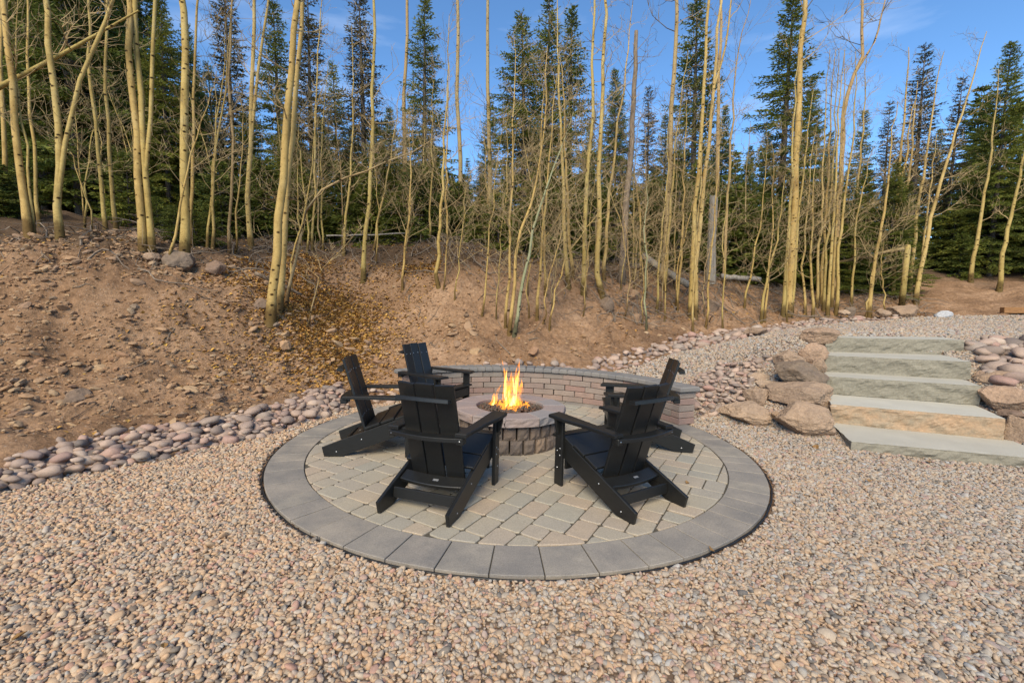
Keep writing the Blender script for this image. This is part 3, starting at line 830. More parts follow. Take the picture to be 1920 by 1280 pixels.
U = 0.079; NC = 56
occ = [0] * NC; pavers = []
prr = random.Random(5)
for row in range(NC):
    c = 0
    while c < NC:
        if occ[c] > row: c += 1; continue
        e = c
        while e < NC and occ[e] <= row: e += 1
        while c < e:
            n = e - c
            w = 2 if n in (2, 4) and prr.random() < .6 or n == 2 else 3 if n == 3 else prr.choice((2, 3, 3)) if n > 4 else 2
            if n - w == 1: w = 2 if w == 3 else 3
            if n == 4: w = 2
            w = min(w, n)
            hgt = prr.choice((2, 2, 3)) if w == 3 else prr.choice((2, 3, 3))
            pavers.append((c, row, w, hgt))
            for k in range(w): occ[c + k] = row + hgt
            c += w
PAV_ROT = R(-31)
pit_local = Vector((-.03 - PC.x, 4.70 - PC.y))
npv = 0
for (c, r_, w, h_) in pavers:
    x0, y0 = (c - NC / 2) * U, (r_ - NC / 2) * U
    g = .004
    jt = lambda: prr.uniform(-.005, .005)
    x1, y1 = x0 + w * U - g, y0 + h_ * U - g
    x0 += g; y0 += g
    k = .017
    loc = [(x0 + k, y0 + jt()), (x1 - k, y0 + jt() * .6), (x1 + jt() * .5, y0 + k), (x1 + jt() * .6, y1 - k), (x1 - k, y1 + jt() * .6), (x0 + k, y1 + jt() * .5), (x0 + jt() * .6, y1 - k), (x0 + jt() * .5, y0 + k)]
    loc = [(min(max(a, x0 - .002), x1 + .002), min(max(b, y0 - .002), y1 + .002)) for a, b in loc]
    P = [(a * math.cos(PAV_ROT) - b * math.sin(PAV_ROT), a * math.sin(PAV_ROT) + b * math.cos(PAV_ROT)) for a, b in loc]
    P = clip_circle(P, R_IN - .004)
    if not P or parea(P) < .0022: continue
    cx, cy = sum(p[0] for p in P) / len(P), sum(p[1] for p in P) / len(P)
    if all(math.hypot(p[0] - pit_local.x, p[1] - pit_local.y) < .46 for p in P): continue
    P = [(p[0] - cx, p[1] - cy) for p in P]
    part('paver', prism(P, -.05, 0, .0045), M_PAVER, patio, loc=(cx, cy, prr.uniform(-.0025, .0015)), rot=(prr.gauss(0, .004), prr.gauss(0, .004), 0))
    npv += 1
ang = 0.0; nring = 0; wid = []
while sum(wid) < 360 - 2: wid.append(prr.choice((4.9, 7.6, 7.6, 4.9, 6.2)))
kk = 360 / sum(wid)
for wdeg in wid:
    wd = wdeg * kk
    a0, a1 = R(ang) + .0016, R(ang + wd) - .0016
    am = (a0 + a1) / 2; cx, cy = 2.13 * math.cos(am), 2.13 * math.sin(am)
    seg = 4
    P = [(R_OUT * math.cos(a0 + (a1 - a0) * i / seg), R_OUT * math.sin(a0 + (a1 - a0) * i / seg)) for i in range(seg + 1)]
    P += [((R_IN + .004) * math.cos(a1 - (a1 - a0) * i / seg), (R_IN + .004) * math.sin(a1 - (a1 - a0) * i / seg)) for i in range(seg + 1)]
    part('border_paver', prism([(x - cx, y - cy) for x, y in P], -.06, 0, .003), M_RING, patio, loc=(cx, cy, prr.uniform(-.0015, .0015)), rot=(prr.gauss(0, .0015), prr.gauss(0, .0015), 0))
    ang += wd; nring += 1
ev, ef = [], []
for i in range(180):
    a = 2 * math.pi * i / 180; wob = .003 * math.sin(i * .61) + .002 * math.sin(i * 1.7)
    for rr, zz in ((2.292 + wob, -.09), (2.292 + wob, -.016), (2.303 + wob, -.012), (2.307 + wob, -.018), (2.307 + wob, -.09)):
        ev.append((rr * math.cos(a), rr * math.sin(a), zz))
for i in range(180):
    j = (i + 1) % 180
    ef += [(i * 5 + k, j * 5 + k, j * 5 + k + 1, i * 5 + k + 1) for k in range(4)]
part('plastic_edging', (ev, ef), M_EDGE, patio, True)

# ------------------------------------------------------------------ curved seat wall
def on_patio(name, lx, ly, rz=0, lz=0.0):
    o = link(name, None)
    o.empty_display_size = .1
    o.matrix_world = Matrix.Translation((PC.x, PC.y, plane_z(PC.x))) @ TILT_ROT @ Matrix.Translation((lx, ly, lz)) @ Matrix.Rotation(rz, 4, 'Z')
    return o
wall = on_patio('seat_wall', 0, 0)
tag(wall, 'low curved seat wall of mottled pink-brown blocks with a grey cap behind the fire', 'wall')
W_A0, W_A1, W_R = 22.5, 132.5, 2.145
COURSE, TH = .0805, .2
def arc_block(a0, a1, r0, r1, z0, z1, b, seed, jit=.003):
    r_ = random.Random(seed); n = 2
    am = (a0 + a1) / 2; rm = (r0 + r1) / 2; cx, cy = rm * math.cos(am), rm * math.sin(am)
    P = [(r1 * math.cos(a0 + (a1 - a0) * i / n), r1 * math.sin(a0 + (a1 - a0) * i / n)) for i in range(n + 1)] + [(r0 * math.cos(a1 - (a1 - a0) * i / n), r0 * math.sin(a1 - (a1 - a0) * i / n)) for i in range(n + 1)]
    P = [(x - cx + r_.uniform(-jit, jit), y - cy + r_.uniform(-jit, jit)) for x, y in P]
    I = inset(P, b); m = len(P); h = z1 - z0
    vs = [(x, y, 0) for x, y in I] + [(x, y, b) for x, y in P] + [(x, y, h - b) for x, y in P] + [(x, y, h) for x, y in I]
    fs = [list(range(m))[::-1], list(range(3 * m, 4 * m))] + [[k * m + i, k * m + (i + 1) % m, (k + 1) * m + (i + 1) % m, (k + 1) * m + i] for k in range(3) for i in range(m)]
    return (vs, fs), (cx, cy, z0)
bs = 0
for cidx in range(5):
    a = W_A0 + (0 if cidx % 2 == 0 else -0.0)
    first = True
    while a < W_A1 - .5:
        wd = math.degrees(prr.uniform(.285, .315) / W_R)
        if first and cidx % 2: wd *= .5
        first = False
        a2 = min(a + wd, W_A1)
        if W_A1 - a2 < 2.5: a2 = W_A1
        g = .0022
        set_ = prr.uniform(-.004, .004)
        vf, lc = arc_block(R(a) + g, R(a2) - g, W_R + set_, W_R + TH + .04, .001 + cidx * COURSE, .001 + (cidx + 1) * COURSE - .005, .006, bs, .0045)
        part('block', vf, M_BRICK, wall, loc=lc); bs += 1
        a = a2
Z_CAP = 5 * COURSE + .001
a = W_A0 - .9
while a < W_A1 + .3:
    a2 = a + math.degrees(prr.uniform(.11, .135) / W_R)
    if a < W_A0 + .1: a2 = a + math.degrees(.21 / W_R)
    vf, lc = arc_block(R(a) + .0009, R(a2) - .0009, W_R - .03 + prr.uniform(-.003, .003), W_R + TH + .07, Z_CAP, Z_CAP + .066, .014, bs, .0015)
    part('cap_stone', vf, M_CAP, wall, loc=lc, rot=(0, 0, 0)); bs += 1
    a = a2

# ------------------------------------------------------------------ fire pit
pit = on_patio('fire_pit', pit_local.x, pit_local.y, R(4))
tag(pit, 'round fire pit of brown split-face blocks with a grey and pink cap ring', 'fire pit')
PR = .525
def split_block(seed, w, h, d):
    r_ = random.Random(seed); nx, nz = 4, 4
    vs, fs = [], []
    for j in range(nz + 1):
        for i in range(nx + 1):
            ex = min(i, nx - i, 1) * min(j, nz - j, 1)
            vs.append((w * (i / nx - .5), -(d / 2) - (r_.uniform(.001, .013) if ex else -.008 - r_.uniform(0, .004)), h * j / nz))
    for j in range(nz):
        for i in range(nx):
            k = j * (nx + 1) + i; fs.append((k, k + 1, k + nx + 2, k + nx + 1))
    b = len(vs)
    vs += [(-w / 2 * .8, d / 2, 0), (w / 2 * .8, d / 2, 0), (w / 2 * .8, d / 2, h), (-w / 2 * .8, d / 2, h)]
    c0, c1, c2, c3 = 0, nx, (nx + 1) * (nz + 1) - 1, (nx + 1) * nz
    rim_l = [j * (nx + 1) for j in range(nz + 1)]; rim_r = [j * (nx + 1) + nx for j in range(nz + 1)]
    rim_b = list(range(nx + 1)); rim_t = [nz * (nx + 1) + i for i in range(nx + 1)]
    fs.append(tuple(rim_b[::-1] + [b, b + 1])); fs.append(tuple(rim_t + [b + 2, b + 3]))
    fs.append(tuple(rim_l + [b + 3, b])); fs.append(tuple(rim_r[::-1] + [b + 1, b + 2])); fs.append((b + 1, b, b + 3, b + 2))
    return vs, fs
for rown in range(2):
    nb = 25
    for i in range(nb):
        an = 2 * math.pi * (i + .5 * rown) / nb
        vf = split_block(300 + rown * 40 + i, .112 + prr.uniform(-.006, .004), .139, .16)
        rr = PR - .08 + prr.uniform(-.004, .004)
        part('block', vf, M_PITBLOCK, pit, loc=(rr * math.cos(an), rr * math.sin(an), rown * .141), rot=(0, 0, an + math.pi / 2))
# dark inner ring behind the open joints
def ring_vf(r0, r1, z0, z1, n=48):
    vs = []; fs = []
    for i in range(n):
        a = 2 * math.pi * i / n
        for rr, zz in ((r0, z0), (r1, z0), (r1, z1), (r0, z1)): vs.append((rr * math.cos(a), rr * math.sin(a), zz))
    for i in range(n):
        j = (i + 1) % n
        for k in range(4): fs.append((i * 4 + k, j * 4 + k, j * 4 + (k + 1) % 4, i * 4 + (k + 1) % 4))
    return vs, fs
part('inner_ring', ring_vf(.355, .372, .1, .29), M_STEEL, pit)
NCAP = 11
for i in range(NCAP):
    a0, a1 = 2 * math.pi * i / NCAP + .004, 2 * math.pi * (i + 1) / NCAP - .004
    seg = 6; P = []
    for k in range(seg + 1):
        t = a0 + (a1 - a0) * k / seg
        flat = math.cos((a1 - a0) / 2) / math.cos(t - (a0 + a1) / 2)
        P.append((.587 * (.45 + .55 * flat), t))
    am = (a0 + a1) / 2; cx, cy = .47 * math.cos(am), .47 * math.sin(am)
    Q = [(r_ * math.cos(t) - cx, r_ * math.sin(t) - cy) for r_, t in P] + [((.352 * math.cos(a1 - (a1 - a0) * k / seg)) - cx, .352 * math.sin(a1 - (a1 - a0) * k / seg) - cy) for k in range(seg + 1)]
    r_ = random.Random(i + 77)
    nn = len(Q); IQ = inset(Q, .006); rough = [q < seg + 1 for q in range(nn)]
    lev = []
    for zz, ring, am_ in ((0, Q, .004), (.028, Q, .009), (.055, Q, .009), (.075, Q, .004), (.082, IQ, 0)):
        lev.append([(x * (1 + (r_.uniform(-1, 1) * am_ / .12 if rough[q] else 0)) , y * (1 + (r_.uniform(-1, 1) * am_ / .12 if rough[q] else 0)), zz) for q, (x, y) in enumerate(ring)])
    vs = [p for l_ in lev for p in l_]
    fs = [list(range(nn))[::-1], list(range(4 * nn, 5 * nn))] + [[k * nn + q, k * nn + (q + 1) % nn, (k + 1) * nn + (q + 1) % nn, (k + 1) * nn + q] for k in range(4) for q in range(nn)]
    part('cap_stone', (vs, fs), M_PITCAP, pit, loc=(cx, cy, .284 + r_.uniform(-.002, .002)))
lv, lf = [], []
for i in range(900):
    rr, an = .35 * math.sqrt(prr.random()), prr.uniform(0, 6.283)
    v, f = rock_vf(5000 + i, 0, [prr.uniform(.008, .017) for _ in range(3)], 0, .5, 2.0)
    b = len(lv); z = .325 + .035 * (1 - (rr / .35) ** 2) + prr.uniform(-.012, .008)
    lv += [(x + rr * math.cos(an), y + rr * math.sin(an), zz + z) for x, y, zz in v]; lf += [tuple(k + b for k in t) for t in f]
lava = part('lava_rocks', (lv, lf), M_LAVA, pit); lava['kind'] = 'stuff'
part('burner_pan', prism([(.354 * math.cos(R(a)), .354 * math.sin(R(a))) for a in range(0, 360, 10)], .29, .312), M_STEEL, pit)

# ------------------------------------------------------------------ flames
fire = on_patio('fire', pit_local.x, pit_local.y, 0, .352)
tag(fire, 'yellow and orange flames rising from the fire pit', 'fire')
def flame_vf(h, r0, seed, lean=(0, 0), flat=.45, twist=1.2, bend=.04):
    r_ = random.Random(seed); n, m = 10, 16
    ph = r_.uniform(0, 6.28); vs, fs = [], []
    for j in range(m + 1):
        t = j / m
        rr = r0 * (math.sin(math.pi * min(t * 1.25 + .22, 1) ) ** .8 * (1 - t) ** .75 + .02 * (1 - t)) * (1 + .35 * math.sin(t * 9 + ph))
        cx = lean[0] * t * h + bend * math.sin(t * 5.5 + ph) * t; cy = lean[1] * t * h + bend * math.cos(t * 4.2 + ph) * t
        for i in range(n):
            a = 2 * math.pi * i / n; x, y = rr * math.cos(a), rr * flat * math.sin(a); q = twist * t + ph
            vs.append((cx + x * math.cos(q) - y * math.sin(q), cy + x * math.sin(q) + y * math.cos(q), t * h))
    for j in range(m):
        for i in range(n): fs.append((j * n + i, j * n + (i + 1) % n, (j + 1) * n + (i + 1) % n, (j + 1) * n + i))
    return vs, fs
for (x, y, h, r0, lx, ly, core) in ((-.03, .02, .43, .05, -.12, 0, 0), (.05, 0, .42, .058, .13, 0, 0), (.02, -.02, .30, .045, .10, 0, 1), (-.02, .03, .34, .042, .02, 0, 0), (.045, .0, .36, .033, .12, 0, 1),
                                   (-.035, 0, .36, .03, -.08, 0, 1), (.0, .05, .22, .06, 0, 0, 0), (.08, .04, .26, .04, .1, 0, 0), (-.2, .05, .15, .035, .55, 0, 0), (-.17, .07, .19, .028, .45, 0, 0), (-.19, .05, .11, .022, .5, 0, 1),
                                   (.03, -.1, .10, .04, 0, 0, 0), (-.08, -.12, .08, .035, .1, 0, 0), (.12, -.08, .08, .035, -.1, 0, 0), (-.02, -.17, .07, .03, 0, 0, 0), (.18, .0, .06, .035, 0, 0, 0), (-.12, -.02, .09, .035, .1, 0, 0), (.0, -.05, .17, .03, .05, 0, 1)):
    vf = flame_vf(h * 1.85, r0 * .98, int((x + y + h + r0) * 1e4), (lx * .8, ly))
    part('flame', vf, M_CORE if core else M_FLAME, fire, True, loc=(x, y, -.01))
for k in range(22):  # low tongues added to give the lava rocks an orange glow
    rr_, an_ = .24 * math.sqrt(prr.random()), prr.uniform(0, 6.283)
    part('flame', flame_vf(prr.uniform(.04, .11), prr.uniform(.015, .03), 900 + k, (prr.gauss(0, .2), 0)), M_FLAME, fire, True, loc=(rr_ * math.cos(an_), rr_ * math.sin(an_), -.012))

# ------------------------------------------------------------------ chairs
def build_chair():
    root = link('adirondack_chair', None); root.empty_display_size = .1
    bolt_v, bolt_f = [], []
    n = 8
    for i in range(n): bolt_v.append((.0, .0062 * math.cos(6.2832 * i / n), .0062 * math.sin(6.2832 * i / n)))
    for i in range(n): bolt_v.append((.003, .004 * math.cos(6.2832 * i / n), .004 * math.sin(6.2832 * i / n)))
    bolt_f = [(i, (i + 1) % n, n + (i + 1) % n, n + i) for i in range(n)] + [tuple(range(n, 2 * n))]
    bolt = mk_mesh('bolt', bolt_v, bolt_f, M_BOLT, True)
    def bolts(par, pts, rz):
        for p in pts: link('bolt', bolt, par, p, rz)
    W = .272                                              # half spacing of the side rails, outer face
    for s in (-1, 1):
        # long side rail, from under the front of the seat to the rear foot
        prof = [(.385, .372), (.385, .245), (.30, .225), (-.30, .0), (-.455, .0), (-.475, .085), (-.30, .155), (-.02, .262), (.20, .345), (.30, .375)]
        x0, x1 = (W - .027, W) if s > 0 else (-W, -W + .027)
        rail = part('side_rail', board(prof, x0, x1, .0035), M_BLACK, root)
        bolts(rail, [(s * (W + .0005), -.12, .16), (s * (W + .0005), -.345, .045)], (0, 0, 0 if s > 0 else math.pi))
        # front leg
        x0, x1 = (W + .0015, W + .0285) if s > 0 else (-W - .0285, -W - .0015)
        leg = part('leg', board([(.275, 0), (.365, 0), (.365, .535), (.275, .535)], x0, x1, .0035), M_BLACK, root)
        xo = s * (W + .029)
        bolts(leg, [(xo, .30, .30), (xo, .335, .275), (xo, .30, .245), (xo, .33, .14)], (0, 0, 0 if s > 0 else math.pi))
        # bracket under the arm
        x0, x1 = (W + .029, W + .10) if s > 0 else (-W - .10, -W - .029)
        prof2 = [(W + .029, .535), (W + .072, .535), (W + .068, .50), (W + .05, .425), (W + .029, .415)]
        vs, fs = board([(a, b) for a, b in prof2], .307, .333, .003)
        part('arm_bracket', ([(s * y, x, z) for x, y, z in vs], [f[::-1] for f in fs] if s > 0 else fs), M_BLACK, root)
        # arm, seen from above
        A = [(W - .055, .43), (W + .075, .40), (W + .075, .22), (W + .05, .06), (W + .03, -.20), (W + .03, -.285), (W - .055, -.285), (W - .045, -.10)]
        A = [(s * x, y) for x, y in A]
        if s < 0: A = A[::-1]
        if parea(A) < 0: A = A[::-1]
        vs, fs = prism(A, .536, .562, .006)
        arm = part('arm', (vs, fs), M_BLACK, root)
        # small block where the arm meets the back rail
        part('arm_block', rbox(.05, .06, .045, .004), M_BLACK, root, loc=(s * (W - .012), -.275, .489))
        link('bolt', bolt, arm, (s * (W - .012), -.3055, .515), (0, 0, -math.pi / 2))
    # seat boards following the rails
    pts = [(.385, .378), (.30, .382), (.205, .351), (.05, .293), (-.10, .2355)]
    seat_y = [(.40, .315, .374), (.305, .185, .375), (.175, .055, .342), (.045, -.085, .2935)]
    for k, (ya, yb, z) in enumerate(seat_y):
        L = ya - yb; ang = 0 if k == 0 else math.atan(.385)
        vf = rbox(2 * W + .002 if k else 2 * W + .06, L / math.cos(ang), .023, .0035)
        zc = z + .003
        part('seat_slat', vf, M_BLACK, root, loc=(0, (ya + yb) / 2, zc - (L / 2) * math.tan(ang)), rot=(ang, 0, 0))
    part('front_apron', rbox(2 * W - .056, .024, .10, .0035), M_BLACK, root, loc=(0, .37, .262))
    part('front_stretcher', rbox(2 * W - .056, .022, .085, .0035), M_BLACK, root, loc=(0, .30, .125))
    # back of three wide boards, tilted, the outer two turned in slightly
    tilt = R(-16.5)
    bw, L = .134, .80
    for i in (-1, 0, 1):
        top = .752 if i == 0 else .744
        vf = board([(-.0115, 0), (.0115, 0), (.0115, top), (-.0115, top)], -bw / 2, bw / 2, .0035)
        M = Matrix.Rotation(-tilt, 4, 'X') @ Matrix.Translation((i * (bw + .011), .012 * abs(i), 0)) @ Matrix.Rotation(R(8) * i, 4, 'Z')
        sl = part('back_slat', xf(vf, M), M_BLACK, root, loc=(0, -.105, .165))
        for q in (-1, 1):
            for zz in (top * .25, top * .83):
                p = M @ Vector((q * .04, .0122, zz)); 
                link('bolt', bolt, sl, p, (0, 0, math.pi / 2))
    def curved_bar(name, half, z, y, depth, th, sag, tiltx=0, straight_front=False):
        n = 8; fr, bk = [], []
        for i in range(n + 1):
            x = -half + 2 * half * i / n
            c = sag * (1 - (x / half) ** 2)
            bk.append((x, -depth / 2 - c)); fr.append((x, depth / 2 - c * .9))
        P = bk + fr[::-1]
        return part(name, prism(P, 0, th, .004), M_BLACK, root, loc=(0, y, z), rot=(tiltx, 0, 0))
    curved_bar('lower_back_rail', W - .028, .158, -.165, .10, .028, .022, R(20))
    curved_bar('arm_rail', W + .0, .507, -.262, .085, .027, .045)
    curved_bar('upper_back_rail', .198, .77, -.332, .055, .026, .022, R(-10))
    plate = part('maker_plate', rbox(.042, .018, .0016, .0004), M_PLATE, root, loc=(.03, -.192, .1785), rot=(R(20), 0, 0))
    part('rear_stretcher', rbox(2 * W - .056, .022, .075, .0035), M_BLACK, root, loc=(0, -.30, .055), rot=(R(-6), 0, 0))
    return root
def copy_tree(o, parent=None):
    c = o.copy(); COL.objects.link(c)
    if parent is not None: c.parent = parent
    for ch in o.children: copy_tree(ch, c)
    return c
chair0 = build_chair()
def place_on_plane(o, x, y, heading):
    """heading: plan direction the sitter faces"""
    rz = math.atan2(heading[1], heading[0]) - math.pi / 2
    o.matrix_world = Matrix.Translation((x, y, plane_z(x) + .001)) @ TILT_ROT @ Matrix.Rotation(rz, 4, 'Z')
CHAIRS = [((-.51, 3.31), (.32, .947), 'black slatted garden chair nearest on the left, back turned to the camera'),
          ((.785, 3.41), (-.53, .848), 'black slatted garden chair nearest on the right, back turned, right of the pit'),
          ((-1.28, 4.34), (1.0, .08), 'black slatted garden chair at far left facing right, seen from its side'),
          ((-1.01, 5.62), (.86, -.5), 'black slatted garden chair in front of the seat wall, facing the camera'),
          ((1.365, 4.70), (-.99, .12), 'black slatted garden chair farthest right, behind the near right chair')]
for i, (p, hd, lab) in enumerate(CHAIRS):
    o = chair0 if i == 0 else copy_tree(chair0)
    place_on_plane(o, p[0], p[1], hd)
    tag(o, lab, 'chair', 'black garden chairs around the fire pit')

# ------------------------------------------------------------------ stone steps
steps = link('stone_steps', None); steps.location = (4.3, 5.3, 0)
tag(steps, 'five thick grey-green sandstone slab steps up to the gravel terrace', 'steps')
def slab_vf(width, depth, th, seed, chip=.022):
    """rock-faced slab: front along x at y = 0, top at z = 0, body towards +y"""
    off = seed * 13.7
    nx, nz = max(int(width / .028), 8), 6
    vs, fs, key = [], [], {}
    def P(x, y, z):
        k = (round(x, 4), round(y, 4), round(z, 4))
        if k not in key:
            d = Vector((x, y, z))
            dz = chip * (mnoise.noise(Vector((x * 3.1 + off, z * 7, y * 3 + 3))) + .9 * mnoise.noise(Vector((x * 9 + off, z * 14, y * 9))) + .5 * mnoise.noise(Vector((x * 24 + off, z * 30, y * 24))))
            nd = Vector((0, 0, 0))
            top_edge = z > -.012
            amt = .45 if top_edge else 1.0
            if y < 1e-4: nd.y += -abs(dz) * .3 + dz * amt - (0 if top_edge else .006)
            if x < 1e-4: nd.x += dz * amt
            if x > width - 1e-4: nd.x += dz * amt
            if z > -1e-4 and (y < .02 or x < .02 or x > width - .02): nd.z += -abs(dz) * .25
            key[k] = len(vs); vs.append(tuple(d + nd))
        return key[k]
    xs = [width * i / nx for i in range(nx + 1)]
    zs = [-th * (1 - i / 9) for i in range(9)] + [-.011, 0]
    ny = max(int(depth / .06), 4); ys = [0, .012] + [depth * i / ny for i in range(1, ny + 1)]
    for i in range(nx):
        for j in range(len(zs) - 1): fs.append((P(xs[i], 0, zs[j]), P(xs[i + 1], 0, zs[j]), P(xs[i + 1], 0, zs[j + 1]), P(xs[i], 0, zs[j + 1])))
        for j in range(len(ys) - 1): fs.append((P(xs[i], ys[j], 0), P(xs[i + 1], ys[j], 0), P(xs[i + 1], ys[j + 1], 0), P(xs[i], ys[j + 1], 0)))
    for j in range(len(ys) - 1):
        for k in range(len(zs) - 1):
            fs.append((P(0, ys[j + 1], zs[k]), P(0, ys[j], zs[k]), P(0, ys[j], zs[k + 1]), P(0, ys[j + 1], zs[k + 1])))
            fs.append((P(width, ys[j], zs[k]), P(width, ys[j + 1], zs[k]), P(width, ys[j + 1], zs[k + 1]), P(width, ys[j], zs[k + 1])))
    return vs, fs
for i, (l_, r_, th, dp) in enumerate(SL):
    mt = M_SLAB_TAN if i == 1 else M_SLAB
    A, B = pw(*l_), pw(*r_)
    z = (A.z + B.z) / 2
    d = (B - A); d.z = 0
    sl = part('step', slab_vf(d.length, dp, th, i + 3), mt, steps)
    sl.location = Vector((A.x, A.y, z)) - steps.location
    sl.rotation_euler = (0, 0, math.atan2(d.y, d.x))
    if i == 1: sl['label'] = 'tan orange-faced second step from the ground'

# ------------------------------------------------------------------ river cobbles
COB = []
for i in range(14):
    vf = rock_vf(2000 + i, 1, (1, .8 + .2 * rng.random(), .48 + .24 * rng.random()), 7 if i % 4 else 3, .24, 1.4, .80)
    COB.append(mk_mesh('cobble', vf[0], vf[1], M_COBBLE, True))
COB_VF = [rock_vf(2000 + i, 1, (1, .82, .55), 6, .22, 1.4, .8) for i in range(6)]
def pack(poly, sizes, seed, tries=5000, overlap=.68):
    r_ = np.random.default_rng(seed)
    P = np.array(poly); lo, hi = P.min(0), P.max(0)
    out = np.zeros((0, 3))
    for (s0, s1, nt) in sizes:
        xs = r_.uniform(lo[0], hi[0], nt); ys = r_.uniform(lo[1], hi[1], nt)
        ok = inside(poly, xs, ys)
        for x, y in zip(xs[ok], ys[ok]):
            s = r_.uniform(s0, s1)
            if len(out):
                d = np.hypot(out[:, 0] - x, out[:, 1] - y)
                if (d < overlap * (out[:, 2] + s)).any(): continue
            out = np.vstack([out, (x, y, s)])
    return out
def cobble_bed(name, label, poly, sizes, seed, lift=0.0, top=0.0):
    P = np.array(poly); c = P.mean(0)
    x0, y0 = P.min(0) - .1; x1, y1 = P.max(0) + .1
    X, Y = np.meshgrid(np.arange(x0, x1, .06), np.arange(y0, y1, .06))
    keep = inside(poly, X[:-1, :-1] + .03, Y[:-1, :-1] + .03)
    bed = link(name, grid_mesh(name, X, Y, ground_z(X, Y) + .011, keep, M_SOIL))
    tag(bed, label, kind='structure')
    st = pack(poly, sizes, seed)
    if top:
        # a second, looser layer lying on the first
        t = pack(poly, [(a, b, int(n * top)) for a, b, n in sizes], seed + 1, overlap=1.0)
    else:
        t = np.zeros((0, 3))
    rec = [(x, y, s, 0) for x, y, s in st] + [(x, y, s, 1) for x, y, s in t]
    zs = ground_z(np.array([r[0] for r in rec]), np.array([r[1] for r in rec]))
    rr = random.Random(seed)
    rank = sorted(range(len(rec)), key=lambda i: -rec[i][2] / max(rec[i][1], 1))
    v_, f_ = [], []
    for n, i in enumerate(rank):
        x, y, s, lay = rec[i]
        z = zs[i] + s * .27 + lay * .055 + lift + rr.uniform(-.01, .015)
        ro = (rr.gauss(0, .2), rr.gauss(0, .2), rr.uniform(0, 6.283))
        sc = (s * rr.uniform(1.0, 1.35), s * rr.uniform(.85, 1.1), s * rr.uniform(.85, 1.2))
        if n < 300:
            link('cobble', COB[rr.randrange(len(COB))], bed, (x, y, z), ro, sc)
        else:
            v, f = COB_VF[rr.randrange(6)]
            M = Matrix.LocRotScale(Vector((x, y, z)), Matrix.Rotation(ro[2], 3, 'Z'), Vector(sc)); b = len(v_)
            v_ += [tuple(M @ Vector(p)) for p in v]; f_ += [tuple(k + b for k in t_) for t_ in f]
    if v_:
        o = part('small_cobbles', (v_, f_), M_COBBLE_I, bed, True); o['kind'] = 'stuff'
    return len(rec)
nc1 = cobble_bed('cobble_swale', 'strip of rounded river cobbles along the foot of the left bank', LEFT_POLY + [], [(.075, .105, 120), (.045, .075, 2000), (.027, .045, 16000)], 31, 0, .12)
nc2 = cobble_bed('upper_cobble_strip', 'cobble strip between the bank and the sloping gravel path', UP_POLY, [(.085, .13, 250), (.055, .085, 2000), (.042, .055, 5000)], 47, .0, .1)
nc3 = cobble_bed('lower_cobble_patch', 'patch of river cobbles between the seat wall and the boulders', LOW_POLY, [(.06, .085, 100), (.04, .06, 1500), (.028, .04, 3500)], 53, .0, .15)
# cobbles just behind the wall cap
WB_POLY = [(PC.x + 2.47 * math.cos(R(a)), PC.y + 2.47 * math.sin(R(a))) for a in (140, 120, 100, 80, 60, 45, 34)] + [(PC.x + 2.95 * math.cos(R(a)), PC.y + 2.95 * math.sin(R(a))) for a in (34, 45, 60, 80, 100, 120, 140)]
nc4 = cobble_bed('cobble_band', 'thin band of cobbles directly behind the curved seat wall', WB_POLY, [(.06, .09, 400), (.045, .06, 900)], 59)
nc5 = cobble_bed('cobble_pile', 'pile of large flat river cobbles beside the top of the steps', PILE_POLY, [(.13, .18, 60), (.075, .12, 900), (.05, .075, 2500)], 61, .0, .5)

# ------------------------------------------------------------------ boulders
def boulder(name, label, px, py, w, wpx, hpx, mat, seed, ratio=.85, planes=11, rough=.14, sink=.12, rz=None, group=None, cat='boulder', level=4, depth_scale=1.0):
    """centre at photo position px, py; extents in photo pixels"""
    c = pw(px, py, w)
    sx, sz = wpx / 2 * w / FPX, hpx / 2 * w / FPX
    vf = rock_vf(seed, level, (1, 1, 1), planes + 1, rough * .8, 1.7, .70)
    v = np.array(vf[0]); v /= np.abs(v).max(0)
    v *= np.array([sx, sx * ratio * depth_scale, sz * (1 + sink)])
    o = part(name, ([tuple(p) for p in v], vf[1]), mat, None, True)
    o.data.set_sharp_from_angle(angle=R(17))
    o.location = c - Vector((0, 0, sz * sink)) + Vector((0, 0, 0))
    o.rotation_euler = (0, 0, -math.atan2(c.x, c.y) + (rng.uniform(-.15, .15) if rz is None else rz))
    tag(o, label, cat, group)
    return o
Z3 = lambda x, y: (1280 + x / 3, 560 + y / 3)
GB = 'boulders stacked left of the stone steps'
def bz(label, x, y, wz, hz, w, mat, seed, **k):
    p = Z3(x, y)
    boulder('boulder', label, p[0], p[1], w, wz / 3, hz / 3, mat, seed, group=k.pop('group', GB), **k)
bz('broad low tan boulder at the gravel edge, nearest the seat wall', 360, 632, 318, 140, 5.75, M_BOULDER, 101, ratio=.7)
bz('large rounded grey-tan boulder in front, left of the bottom step', 678, 668, 305, 190, 5.3, M_BOULDER, 142, planes=7)
bz('angular brown boulder at mid height, left end of the second row', 405, 538, 168, 120, 6.05, M_BOULDER, 103, ratio=.8)
bz('long flat-faced brown boulder beside the third step', 645, 536, 345, 160, 5.85, M_BOULDER, 104, ratio=.6, planes=14)
bz('dark grey-brown boulder resting on the long flat-faced one', 650, 414, 290, 155, 6.15, M_DARKROCK, 105, ratio=.7, planes=12)
bz('small tan boulder left of the dark grey-brown one', 445, 455, 175, 85, 6.5, M_BOULDER, 106)
bz('pinkish tan boulder resting behind the dark grey-brown boulder', 588, 332, 180, 100, 6.55, M_BOULDER, 107)
bz('upright brown boulder wedged beside the fourth step', 728, 305, 160, 120, 6.55, M_BOULDER, 108, ratio=.7)
